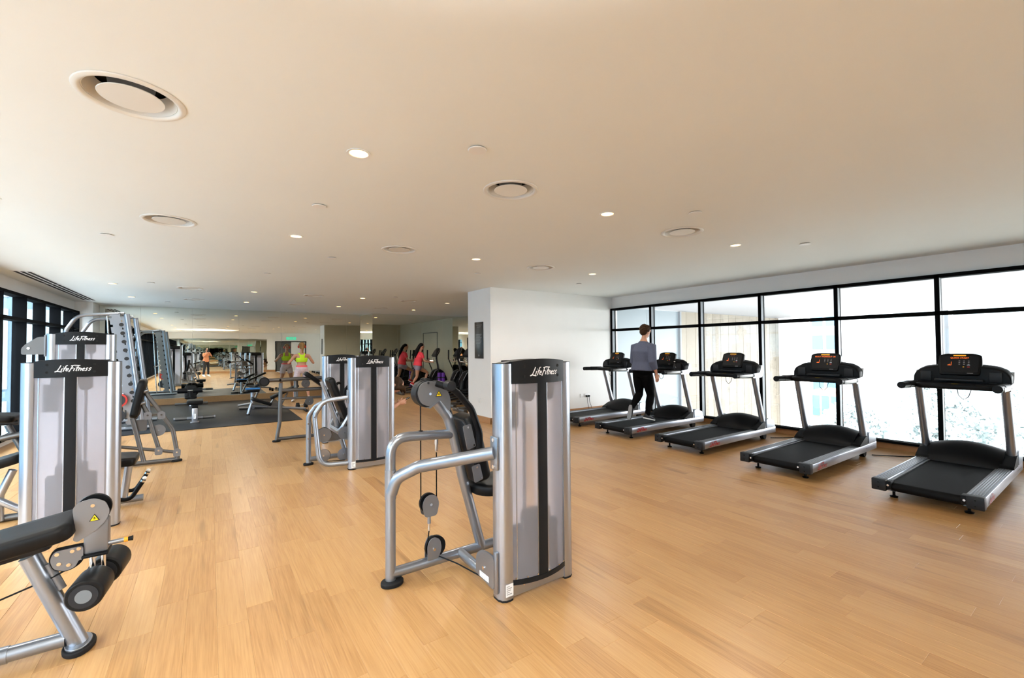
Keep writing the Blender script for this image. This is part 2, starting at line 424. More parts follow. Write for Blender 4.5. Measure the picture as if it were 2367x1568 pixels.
def screws(parent, pts, ax, r=0.007, m='chrome', name='bolt'):
    for p in pts: obj(name, MB().disc(p, ax, r, 0.008, 10), m, parent)
# ------------------------------------------------------------------ the room
H = 2.83
XR, XL = 8.42, -2.80           # window walls right and left
YB, YM, YA = -4.2, 16.10, 15.35   # wall behind the camera, long mirror wall, alcove mirror wall

def proj(p):
    d = V(p) - V((0, 0, CAM_H)); z = d.dot(FW)
    if z < 0.05: return None
    return 1183.5 + 1008 * d.dot(RT) / z, 784 - 1008 * d.dot(UP) / z, z

# floor: planks 147 mm x 915 mm laid along Y
floor = struct(obj('floor', MB().box(XL - .2, XR + .2, YB - .1, YM + .1, -0.14, -0.012), 'base_wood'))
PW, PL = 0.1475, 0.915
planks = []
nx0 = int(math.floor((XL - 0.046) / PW)); nx1 = int(math.ceil((XR - 0.046) / PW))
rr = random.Random(11)
for i in range(nx0, nx1):
    x0 = max(XL - .1, 0.046 + i * PW); x1 = min(XR + .1, 0.046 + (i + 1) * PW)
    y = YB - rr.random() * PL
    while y < YM:
        planks.append((x0, x1, max(y, YB), min(y + PL, YM))); y += PL
def inside(x, y): return not (y > 7.66 and x > 4.78 and y < 8.58) and not (y > YA and x > 4.7)
def score(p):
    c = ((p[0] + p[1]) / 2, (p[2] + p[3]) / 2); best = 0
    for yy in (p[2] + .05, c[1], p[3] - .05):
        q = proj((c[0], yy, 0))
        if q and -60 < q[0] < 2430 and 700 < q[1] < 1640: best = max(best, 1 / q[2])
    return best
planks = [p for p in planks if inside((p[0] + p[1]) / 2, (p[2] + p[3]) / 2)]
planks.sort(key=score, reverse=True)
def plank_mesh(w, l):
    e = 0.0012; mb = MB()
    return mb.rings([[(-w/2, -l/2, -.012), (w/2, -l/2, -.012), (w/2, l/2, -.012), (-w/2, l/2, -.012)],
                     [(-w/2, -l/2, -e), (w/2, -l/2, -e), (w/2, l/2, -e), (-w/2, l/2, -e)],
                     [(-w/2+e, -l/2+e, 0), (w/2-e, -l/2+e, 0), (w/2-e, l/2-e, 0), (-w/2+e, l/2-e, 0)]])
cache = {}
for k, (x0, x1, y0, y1) in enumerate(planks[:300]):
    key = (round(x1 - x0, 3), round(y1 - y0, 3))
    if key not in cache:
        mb = plank_mesh(*key); me = bpy.data.meshes.new('plank'); me.from_pydata([tuple(p) for p in mb.v], [], mb.f)
        me.materials.append(MATS['plank_wood']); cache[key] = me
    o = bpy.data.objects.new('plank', cache[key]); COL.objects.link(o); o.parent = floor
    o.location = ((x0 + x1) / 2, (y0 + y1) / 2, 0)
mb = MB(); tones = []
for (x0, x1, y0, y1) in planks[300:]:
    q = plank_mesh(x1 - x0, y1 - y0); c = V(((x0 + x1) / 2, (y0 + y1) / 2, 0)); n0 = len(mb.f)
    mb.add([p + c for p in q.v], q.f); tones += [rr.random()] * (len(mb.f) - n0)
me = bpy.data.meshes.new('far_planks'); me.from_pydata([tuple(p) for p in mb.v], [], mb.f)
at = me.attributes.new('tone', 'FLOAT', 'FACE'); at.data.foreach_set('value', tones[:len(me.polygons)])
me.materials.append(MATS['plank_wood_far'])
o = bpy.data.objects.new('far_planks', me); COL.objects.link(o); o.parent = floor; o['kind'] = 'stuff'

DIFF_Y, DIFF_X = (2.87, 5.38, 10.95, 13.28), (-.33, 1.99, 4.30)
ceil = struct(obj('ceiling', MB().box(XL - .2, XR + .2, YB - .1, YM + .1, H, H + 0.2), 'ceiling_paint'))
cut_mb = MB()
for y in DIFF_Y:
    for x in DIFF_X: cut_mb.cyl((x, y, H - .05), (x, y, H + .13), .194, 48)
cut = obj('cut', cut_mb, 'ceiling_paint')
bo = ceil.modifiers.new('holes', 'BOOLEAN'); bo.object = cut; bo.solver = 'EXACT'
bpy.context.view_layer.update()
me = bpy.data.meshes.new_from_object(ceil.evaluated_get(bpy.context.evaluated_depsgraph_get()))
bm = bmesh.new(); bm.from_mesh(me); bmesh.ops.triangulate(bm, faces=bm.faces[:]); bm.to_mesh(me); bm.free()
ceil.modifiers.clear(); me.polygons.foreach_set('use_smooth', [False] * len(me.polygons)); ceil.data = me; bpy.data.objects.remove(cut)

# right window wall
struct(obj('wall_right', MB().box(XR, XR + .18, YB, 7.65, 2.545, H).box(XR, XR + .18, YB, YB + .2, 0, 2.545), 'white_wall'))
struct(obj('baseboard_right', MB().box(XR - .012, XR + .18, YB, 7.65, 0, 0.10), 'base_wood'))
def window(name, x, ys, zb, zm, zt, din, glassm, sgn, fw=0.05):
    """ys = mullion centres, frame reaches din into the room (sgn = +1 when the room lies on -X)"""
    r = sroot(name)
    xi, xo = (x - sgn * din, x + sgn * 0.05); a, b = min(xi, xo), max(xi, xo)
    y0, y1 = min(ys), max(ys)
    obj('head_rail', MB().box(a, b, y0 - .03, y1 + .03, zt - .05, zt), 'frame_black', r)
    obj('mid_rail', MB().box(a, b, y0, y1, zm - .028, zm + .028), 'frame_black', r)
    obj('sill_rail', MB().box(a, b, y0 - .03, y1 + .03, zb, zb + .035), 'frame_black', r)
    g = 0.012
    for y in ys:
        m = obj('mullion', MB().box(a, b, y - fw / 2, y + fw / 2, zb, zt), 'frame_black', r)
        # grey side face on one flank of each mullion
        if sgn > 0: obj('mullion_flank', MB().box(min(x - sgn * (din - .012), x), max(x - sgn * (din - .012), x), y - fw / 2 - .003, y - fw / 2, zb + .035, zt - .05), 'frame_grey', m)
    ys = sorted(ys)
    for k in range(len(ys) - 1):
        for z0, z1 in ((zb + .03, zm - .02), (zm + .02, zt - .04)):
            obj('pane', MB().box(x - .004, x + .004, ys[k] + fw / 2 - .006, ys[k + 1] - fw / 2 + .006, z0, z1), glassm, r)
    return r
window('window_1', XR + .02, [7.625, 6.44, 5.21, 4.005, 2.81, 1.61, 0.41, -0.79, -1.99, -3.19, -4.0], 0.095, 2.00, 2.545, 0.09, 'window_glass', 1)
struct(obj('wall_left', MB().box(XL - .18, XL, YB, 15.3, 2.58, H).box(XL - .18, XL, YB, 15.3, 0, .12).box(XL - .18, XL, YB, YB + .3, .12, 2.58), 'white_wall'))
window('window_2', XL - .02, [15.24, 14.65, 13.56, 12.47, 11.38, 10.29, 9.2, 8.11, 7.02, 5.93, 4.84, 3.75, 2.66, 1.57, .48, -.61, -1.7, -2.79, -3.88], 0.12, 2.13, 2.58, 0.12, 'left_glass', -1)
# far corner pier on the left, block with the notice on the right
struct(obj('wall_far', MB().box(XL - .18, -2.46, 15.3, YM, 0, H).box(-2.46, 4.72, YM, YM + .15, 0, H).box(4.70, 8.35, YA, YM + .15, 0, H), 'white_wall'))
struct(obj('wall_pier', MB().box(4.77, XR + .18, 7.65, 8.60, 0, H), 'white_wall'))
struct(obj('wall_alcove', MB().box(8.20, 8.40, 8.60, YA, 0, H), 'beige_wall'))
struct(obj('trim_1', MB().box(8.185, 8.20, 11.6, 11.63, 0, 2.3).box(8.185, 8.20, 13.1, 13.13, 0, 2.3).box(8.185, 8.20, 11.6, 13.13, 2.28, 2.31), 'silver_dark'))
struct(obj('wall_alcove_back', MB().box(4.80, 8.20, 8.60, 8.62, 0, H), 'beige_wall'))
struct(obj('baseboard_pier', MB().box(4.757, XR, 7.637, 7.65, 0, .125).box(4.757, 4.77, 7.637, 8.60, 0, .125), 'base_wood'))
struct(obj('baseboard_far', MB().box(-2.46, 4.70, YM - .06, YM, 0, 0.185).box(4.64, 8.20, YA - .06, YA, 0, .185).box(4.64, 4.70, YA, YM, 0, .185), 'plinth_wood'))
# wall behind the camera with door
struct(obj('wall_back', MB().box(XL - .18, 4.0, YB - .15, YB, 0, H).box(4.0, 6.1, YB - .15, YB, 2.25, H).box(6.1, XR + .18, YB - .15, YB, 0, H), 'white_wall'))
struct(obj('baseboard_back', MB().box(XL, 4.0, YB, YB + .03, 0, .15), 'base_wood'))
dr = sroot('door_1', (5.05, YB, 0))
obj('door_frame', MB().box(4.0, 4.06, YB - .12, YB + .02, 0, 2.25).box(6.04, 6.1, YB - .12, YB + .02, 0, 2.25).box(4.0, 6.1, YB - .12, YB + .02, 2.2, 2.25), 'frame_black', dr)
lf = obj('door_leaf', MB().box(4.06, 5.05, YB - .06, YB - .03, 0, 2.2), 'door_grey', dr)
obj('door_handle', MB().tube([(4.98, YB + .03, .9), (4.98, YB + .03, 1.3)], .012), 'chrome', lf)
lf = obj('door_leaf', MB().box(5.05, 6.04, YB - .06, YB - .03, 0, 2.2), 'white_plastic', dr)  # white colour stands in for the bright open half of the doorway
ex = thing('exit_sign', 'green lit exit sign over the door, seen in the mirror', 'sign', (5.05, YB, 2.45))
obj('sign_box', MB().box(4.72, 5.38, YB + .002, YB + .05, 2.36, 2.54, .006), 'exit_green', ex)
text('sign_lettering', 'KELUAR', 0.15, 'print_white', ex, (5.05, YB + .052, 2.45), (-1, 0, 0), (0, 0, 1))

# mirrors: panels with fine open joints
def mirror_wall(name, label, pieces):
    r = tag(bpy.data.objects.new(name, None), label, 'mirror'); COL.objects.link(r); OFF[r.name] = V((0, 0, 0))
    for b in pieces: obj('mirror_panel', MB().box(*b), 'mirror', r)
xs = [-2.455, -1.60, -.42, .76, 1.94, 3.12, 4.0, 4.695]
mirror_wall('wall_mirror', 'long wall mirror in tall panels above the brown plinth', [(xs[i] + .0015, xs[i + 1] - .0015, YM - .012, YM - .002, .19, H - .004) for i in range(len(xs) - 1)])
xs = [4.70, 5.6, 6.5, 7.4, 8.19]
mirror_wall('wall_mirror', 'wall mirror behind the black cardio machines', [(xs[i] + .0015, xs[i + 1] - .0015, YA - .012, YA - .002, .19, H - .004) for i in range(len(xs) - 1)])
mirror_wall('wall_mirror', 'narrow mirror strip on the step between the two mirror walls', [(4.688, 4.698, YA - .01, YM - .012, .19, H - .004)])
mirror_wall('wall_mirror', 'narrow mirror strip in the right corner of the cardio alcove', [(8.188, 8.198, YA - .75, YA - .012, .19, H - .004)])
mirror_wall('wall_mirror', 'mirror on the wall behind the photographer, seen only in the other mirror', [(-2.3 + k * 1.15, -2.3 + (k + 1) * 1.15 - .003, YB + .002, YB + .012, .16, 2.4) for k in range(5)])

# rubber mat
tag(obj('rubber_mat', MB().box(-2.40, 1.72, 10.70, YM - .07, 0.0, 0.012, .003), 'mat_rubber', loc=(0, 13, 0)), 'black rubber gym mat lying under the benches before the mirror', 'mat')

# ------------------------------------------------------------------ ceiling fittings
ROWN = {2.87: 'in the row nearest the camera', 5.36: 'in the second row from the camera', 10.95: 'in the third row, over the mat edge', 13.38: 'in the row nearest the mirror'}
COLN4 = ['leftmost', 'second from left', 'third from left', 'rightmost']
def downlight(x, y, label):
    t = thing('downlight', label, 'light', (x, y, H), 'recessed downlights')
    obj('trim_ring', MB().lathe([(.075, H - .001), (.075, H - .006), (.060, H - .006), (.056, H - .001)], (x, y, 0), 28, close=True), 'white_plastic', t)
    obj('lamp_lens', MB().lathe([(.055, H - .0005), (.055, H - .004), (.002, H - .0045)], (x, y, 0), 24), 'lamp_glow', t)
    l = light('lamp', 'SPOT', (0, 0, -.02), LAMP_W, (1.0, 0.95, 0.86), parent=t, spot_size=math.radians(168), spot_blend=0.45, shadow_soft_size=0.05)
for y in (2.87, 5.36, 10.95, 13.38):
    for k, x in enumerate((-1.50, 0.79, 3.11, 5.42)):
        if k == 0 and y < 8:
            downlight(x, y, 'recessed downlight over the machines left of the view, ' + ('front row' if y < 4 else 'second row')); continue
        downlight(x, y, 'small bright recessed downlight, %s %s' % (COLN4[k if y > 8 else k - 0] if y > 8 else COLN4[[0, 0, 1, 3][k]].replace('second from left', 'middle one'), ROWN[y]))
for y, w in ((-2.1, 'by the wall behind the photographer'),):
    for k, x in enumerate((-1.50, 0.79, 3.11)):
        downlight(x, y, 'recessed downlight %s, %s' % (w, COLN4[k]))
def air_diffuser(x, y, label):
    t = thing('air_diffuser', label, 'air vent', (x, y, H), 'round ceiling air diffusers')
    obj('outer_ring', MB().lathe([(.222, H - .0015), (.219, H - .007), (.206, H - .012), (.194, H - .010), (.186, H - .001), (.186, H + .010), (.190, H + .008), (.190, H - .0015)], (x, y, 0), 48, close=True), 'diffuser_white', t)
    obj('cone', MB().lathe([(.186, H + .004), (.150, H + .075), (.146, H + .075), (.182, H + .002)], (x, y, 0), 48, close=True), 'diffuser_white', t)
    obj('duct_void', MB().lathe([(.184, H + .10), (.184, H + .112), (.01, H + .112), (.01, H + .10)], (x, y, 0), 32), 'dark_void', t)
    obj('core', MB().lathe([(.085, H + .005), (.095, H + .07), (.02, H + .072), (.02, H + .005)], (x, y, 0), 36), 'silver_plate', t)
    obj('centre_plate', MB().lathe([(.126, H + .002), (.133, H - .003), (.131, H - .006), (.001, H - .0065)], (x, y, 0), 48), 'diffuser_white', t)
COLN3 = ['left', 'middle', 'right']
for y in DIFF_Y:
    for k, x in enumerate(DIFF_X):
        air_diffuser(x, y, 'round white ceiling air diffuser, %s one %s' % (COLN3[k], ROWN.get(y, ROWN[5.36] if y < 8 else ROWN[13.38])))
SENS = [(1.40, 2.39), (3.78, 2.38), (6.08, 2.35), (.79, 4.11), (-.93, 6.39), (1.39, 6.35), (.78, 8.21), (3.72, 6.36), (6.01, 6.32), (-.90, 10.41), (3.71, 10.31), (-.89, 14.27)]
SN = ['front, between the first two downlights', 'right of the middle diffuser of the front row', 'near the right windows, front', 'behind the nearest downlight', 'far left, second row',
      'between the second row and the mat', 'over the clear floor before the mat', 'left of the pier, second row', 'in front of the pier wall', 'over the left rack', 'over the strength machines at the back', 'by the mirror, far left']
for (x, y), w in zip(SENS, SN):
    t = thing('ceiling_sensor', 'small flat white disc on the ceiling, ' + w, 'sensor', (x, y, H), 'small ceiling discs')
    obj('cover', MB().lathe([(.058, H - .006), (.060, H - .009), (.056, H - .013), (.005, H - .014)], (x, y, 0), 24), 'white_plastic', t)
    obj('rim', MB().lathe([(.050, H - .001), (.050, H - .007), (.01, H - .007)], (x, y, 0), 20), 'silver_dark', t)
sl = thing('slot_diffuser', 'long black slotted air vent in the ceiling above the left windows', 'air vent', (-2.43, 12.3, H))
obj('frame', MB().box(-2.55, -2.31, 9.95, 14.72, H - .004, H - .0005), 'white_plastic', sl)
for k in range(3):
    for y0, y1 in ((10.0, 11.52), (11.58, 13.1), (13.16, 14.68)):
        obj('slot', MB().box(-2.53 + k * .078, -2.485 + k * .078, y0, y1, H - .007, H - .0035), 'dark_void', sl)

# ------------------------------------------------------------------ wall items
pq = thing('notice_board', 'black upright notice plate with small white lines on the white pier', 'sign', (4.766, 8.11, 1.73))
obj('plate', MB().box(4.758, 4.768, 7.93, 8.29, 1.345, 2.13, .002), 'plaque_black', pq)
mb = MB()
for z, w0, w1 in [(2.06, .3, .05), (2.02, .26, .1)] + [(1.86 - .024 * i, .31, .06 + .03 * ((i * 7) % 3)) for i in range(9)]:
    mb.add([(4.7572, 7.93 + w0, z), (4.7572, 7.93 + w1, z), (4.7572, 7.93 + w1, z + .007), (4.7572, 7.93 + w0, z + .007)], [(0, 1, 2, 3)])
obj('text_lines', mb, 'print_grey', pq, flip=False)
obj('emblem', MB().disc((4.7575, 8.11, 1.41), 'X', .022, .002), 'print_grey', pq)
def socket(y0, x0, n, label, z=.43, axis='Y'):
    t = thing('wall_socket', label, 'socket', (x0, y0, z))
    obj('face_plate', MB().box(x0 - .075 * n, x0 + .075 * n, y0 - .012, y0 - .0005, z - .043, z + .043, .003), 'white_plastic', t)
    return t
t = socket(7.65, 7.50, 1, 'white double wall socket with two black plugs, low on the pier wall', .415)
for k, dx in enumerate((-.035, .035)):
    p = obj('plug', MB().box(7.5 + dx - .022, 7.5 + dx + .022, 7.60, 7.638, .375, .42, .006), 'black_plastic', t)
    obj('flex', MB().tube([(7.5 + dx, 7.61, .38), (7.5 + dx + .01, 7.605, .25), (7.5 + dx + .05 + .03 * k, 7.60, .10), (7.5 + dx + .06, 7.58, .02)], .005, 8, .05), 'black_plastic', p)
t = thing('blank_plate', 'plain white blank wall plate left of the double socket', 'socket', (7.31, 7.65, .43))
obj('face_plate', MB().box(7.27, 7.355, 7.638, 7.6495, .372, .458, .003), 'white_plastic', t)
t = thing('blank_plate', 'plain white wall plate low on the pier below the notice plate', 'socket', (4.77, 8.1, .45))
obj('face_plate', MB().box(4.758, 4.7695, 8.05, 8.14, .40, .50, .003), 'white_plastic', t)
# ------------------------------------------------------------------ treadmills (local: x forward from the rear end, y left, origin on the floor)
def make_treadmill():
    r = thing('treadmill', 'treadmill', 'treadmill', (0, 0, 0), 'treadmills facing the windows')
    for s in (-1, 1):
        ya, yb = sorted((s * .285, s * .395))
        rail = obj('side_rail', MB().box(.05, 2.16, ya, yb, .10, .20, .006), 'aluminium', r)
        for k in range(5):
            yy = s * (.30 + .018 * k); obj('tread_rib', MB().box(.06, 1.72, yy - .0035, yy + .0035, .1995, .2025), 'silver_dark', rail)
        cap = obj('end_cap', MB().box(-.03, .052, ya - .003, yb + .003, .092, .205, .008), 'charcoal', r)
        screws(cap, [(-.031, s * .34, .125), (-.031, s * .34, .175)], 'X', .008, 'black_plastic', 'screw')
        jn = obj('roller_bracket', MB().box(-.015, .09, min(s * .245, s * .287), max(s * .245, s * .287), .115, .195, .006), 'black_plastic', r)
        screws(jn, [(-.017, s * .268, .155)], 'X', .010, 'chrome', 'bolt')
        obj('inner_strip', MB().box(.12, 1.6, min(s * .262, s * .284), max(s * .262, s * .284), .172, .186), 'silver_plate', r)
    obj('deck', MB().box(.04, 1.7, -.262, .262, .115, .160), 'black_plastic', r)
    R = []
    for yy in (-.255, .255):
        R.append([(x, yy, z) for x, z in [(.012 + .042 - .042 * math.cos(a), .135 - .042 * math.sin(a)) for a in [-PI / 2 + PI * k / 8 for k in range(9)]][::-1] + [(1.7, .177), (1.7, .168)]])
    obj('running_belt', MB().rings(R), 'belt_black', r)
    # motor hood, bowed across and front to back
    nx, ny = 14, 16; G = []
    for j in range(ny + 1):
        y = -.31 + .62 * j / ny; ring = []
        for i in range(nx + 1):
            t = i / nx; x = 1.52 + .60 * t
            prof = .215 * math.sin(min(1, t * 2.0) * PI / 2) ** .8 * (1 if t < .5 else 1 - .42 * ((t - .5) * 2) ** 1.6)
            ring.append((x, y, .195 + prof * (0.72 + .28 * math.cos(y / .31 * PI / 2))))
        ring += [(2.12, y, .12), (1.52, y, .12)]; G.append(ring)
    obj('motor_hood', MB().rings(G), 'black_plastic', r, 50)
    for s in (-1, 1):
        sh = obj('hood_shoulder', MB().prism(rpoly([(1.50, .20), (1.53, .225), (1.70, .30), (1.80, .32), (1.80, .20)], .015), (0, s * .345 - .055, 0), (1, 0, 0), (0, 0, 1), (0, 1, 0), .11), 'black_plastic', r)
        obj('shoulder_cap', MB().prism(rpoly([(1.845, .20), (1.845, .345), (1.93, .355), (2.10, .30), (2.13, .20)], .02), (0, s * .36 - .04, 0), (1, 0, 0), (0, 0, 1), (0, 1, 0), .08), 'aluminium', r)
        obj('upright', MB().tube([(1.815, s * .355, .20), (1.795, s * .355, .30), (1.545, s * .355, 1.07)], .050, 16, 0, .80, (1, 0, 0)), 'aluminium', r)
        obj('head_bracket', MB().prism(rpoly([(1.42, 1.045), (1.70, 1.05), (1.76, 1.13), (1.745, 1.22), (1.70, 1.255), (1.64, 1.13), (1.42, 1.115)], .02), (0, s * .385 - .022, 0), (1, 0, 0), (0, 0, 1), (0, 1, 0), .044), 'aluminium', r)
        hb = obj('handlebar', MB().tube([(.93, s * .372, 1.098), (1.20, s * .372, 1.094), (1.46, s * .372, 1.085)], .039, 14, .1), 'black_plastic', r)
        obj('bar_insert', MB().box(1.0, 1.40, min(s * .404, s * .414), max(s * .404, s * .414), 1.066, 1.114, .004), 'silver_dark', hb)
        obj('grip_sleeve', MB().tube([(1.14, s * .372, 1.096), (1.46, s * .372, 1.088)], .043, 14), 'charcoal', hb)
        obj('foot', MB().lathe([(.03, 0), (.035, .012), (.012, .02), (.012, .10)], (.17, s * .27, 0), 14), 'black_plastic', r)
        obj('foot_bracket', MB().box(.12, .22, min(s * .24, s * .33), max(s * .24, s * .33), .07, .10), 'silver_dark', r)
        obj('wheel', MB().cyl((1.92, s * .30 - .03, .055), (1.92, s * .30 + .03, .055), .055), 'rubber', r)
    obj('under_frame', MB().box(.15, 2.08, -.24, .24, .065, .115), 'black_plastic', r)
    # console body: bowed wing
    top = [(-.405, 1.10), (-.400, 1.19), (-.370, 1.245), (-.30, 1.285), (-.18, 1.305), (0, 1.312), (.18, 1.305), (.30, 1.285), (.370, 1.245), (.400, 1.19), (.405, 1.10)]
    poly = rpoly([(-.405, 1.085)] + top[1:-1] + [(.405, 1.085)], .02)
    cb = obj('console_body', MB().cushion(poly, (1.54, 0, 0), (0, 1, 0), (0, 0, 1), (1, 0, .18), .15, .02), 'black_plastic', r)
    for s in (-1, 1):
        obj('cup_recess', MB().box(1.525, 1.545, s * .285 - .05, s * .285 + .05, 1.13, 1.245, .008), 'charcoal', cb)
    obj('tray', MB().cushion(rpoly([(1.24, -.30), (1.40, -.38), (1.58, -.38), (1.58, .38), (1.40, .38), (1.24, .30)], .05), (0, 0, 1.055), (1, 0, 0), (0, 1, 0), (0, 0, 1), .058, .018), 'black_plastic', r)
    obj('sensor_bar', MB().tube([(1.36, -.37, 1.075), (1.30, -.2, 1.08), (1.285, 0, 1.08), (1.30, .2, 1.08), (1.36, .37, 1.075)], .026, 12, .2), 'charcoal', r)
    for s in (-1, 1): obj('sensor_plate', MB().box(1.262, 1.31, s * .17 - .05, s * .17 + .05, 1.098, 1.106, .002), 'silver_plate', r)
    lb = obj('reading_ledge', MB().box(1.46, 1.56, -.20, .20, 1.135, 1.16, .006), 'charcoal', r)
    obj('stop_button', MB().box(1.29, 1.33, -.03, .03, 1.10, 1.115, .003), 'sticker_yellow', r)
    # display head, tilted back
    a = math.radians(20); u = V((0, -1, 0)); v = V((math.sin(a), 0, math.cos(a))); n = V((-math.cos(a), 0, math.sin(a)))
    org = V((1.585, 0, 1.325))
    dp = obj('display_head', MB().cushion(rpoly([(-.165, -.135), (.165, -.135), (.185, .0), (.178, .105), (.11, .128), (-.11, .128), (-.178, .105), (-.185, .0)], .025), org - n * .03, u, v, n, .06, .012), 'black_plastic', r)
    f = org + n * .0345
    def P(x, y): return f + u * x + v * y
    obj('display_face', MB().prism(rpoly([(-.15, -.10), (.15, -.10), (.16, .09), (-.16, .09)], .012), f - n * .003, u, v, n, .003), 'band_black', dp)
    def q(name, x, y, w, h, m): obj(name, MB().prism(rrect(w, h, min(w, h) * .3, 2), P(x, y), u, v, n, .0012), m, dp)
    q('maker_badge', 0, .098, .105, .016, 'led_yellow')
    obj('profile_bars', MB().prism([(-.098, -.022), (-.066, -.022), (-.066, .022), (-.069, .022), (-.069, -.018), (-.078, -.018), (-.078, -.006), (-.081, -.006), (-.081, -.018), (-.089, -.018), (-.089, -.012), (-.092, -.012), (-.092, -.018), (-.098, -.018)], f, u, v, n, .0012), 'led_orange', dp)
    for k in range(3):
        for j in range(3): q('key', .0 + k * .038, .032 - j * .020, .014, .007, 'print_grey')
    q('start_key', .035, -.040, .013, .009, 'led_yellow'); q('stop_key', .075, -.040, .022, .009, 'red_plastic'); q('key_bar', .075, -.018, .026, .008, 'led_white')
    q('shelf_badge', .09, -.115, .05, .006, 'silver_plate')
    obj('safety_cord', MB().tube([(1.30, -.02, 1.06), (1.29, -.03, .99), (1.29, -.07, .94), (1.29, -.11, .98), (1.30, -.13, 1.06)], .0035, 6, .03), 'black_plastic', r)
    logo('side_lettering', 'print_red', r, lambda x, y: V((.30 + x, -.4005, .152 + y)), .27, .19)
    text('deck_lettering', 'FlexDeck Shock Absorption System', .022, 'print_navy', r, (1.88, -.4005, .155), (1, 0, 0), (0, 0, 1))
    r['_f'] = 0
    return r, (f, u, v, n)
tm, (tf, tu, tv, tn) = make_treadmill(); del tm['_f']
TREADS = [(5.60, 1.205, 'nearest treadmill, at the right edge, its console lit with QUICK START', 'QUICK START'),
          (5.62, 2.56, 'second nearest treadmill, between the two large bright panes, orange workout prompt lit', 'SELECT WORKOUT OR'),
          (5.74, 3.955, 'middle treadmill of the row, empty, in front of the pale wood panelling', '-- - - --'),
          (5.80, 5.30, 'treadmill in use under the woman in the slate top', '- -- -- -'),
          (5.88, 6.655, 'farthest treadmill, beside the white pier wall', '------ -')]
treads = [tm] + [copy_tree(tm) for _ in TREADS[1:]]
for k, (x, y, lab, msg) in enumerate(TREADS):
    t = treads[k]
    t.location = (x, y, 0); t['label'] = 'silver and black ' + lab
    OFF[t.name] = V((0, 0, 0)); OFF[t.name] = V((x, y, 0))
    d = [c for c in t.children if c.name.startswith('display_head')][0]; OFF[d.name] = V((x, y, 0))
    text('led_message', msg, .024, 'led_orange', d, V((x, y, 0)) + tf + tu * 0 + tv * .068 + tn * .001, tu, tv)
bt = thing('water_bottle', 'clear water bottle standing on the console tray of the used treadmill', 'bottle', (7.27, 5.06, 1.125))
obj('bottle_body', MB().lathe([(.026, 1.125), (.028, 1.135), (.028, 1.225), (.012, 1.26), (.012, 1.275)], (7.27, 5.06, 0), 14), 'window_glass', bt)
obj('bottle_cap', MB().lathe([(.014, 1.275), (.014, 1.29), (.002, 1.291)], (7.27, 5.06, 0), 12), 'white_plastic', bt)
def floor_cord(pts, label):
    tag(obj('power_cord', MB().tube(pts, .006, 8, .15), 'black_plastic', loc=pts[0]), label, 'cord')
floor_cord([(7.7, 2.2, .01), (7.95, 1.9, .008), (8.2, 1.75, .008), (8.35, 1.3, .008), (7.7, 1.25, .01)], 'black power cord on the floor between the two nearest treadmills')
floor_cord([(7.8, 3.6, .01), (8.1, 3.4, .008), (8.25, 3.1, .008), (8.0, 2.75, .008), (7.75, 2.7, .01)], 'black power cord on the floor behind the second nearest treadmill')
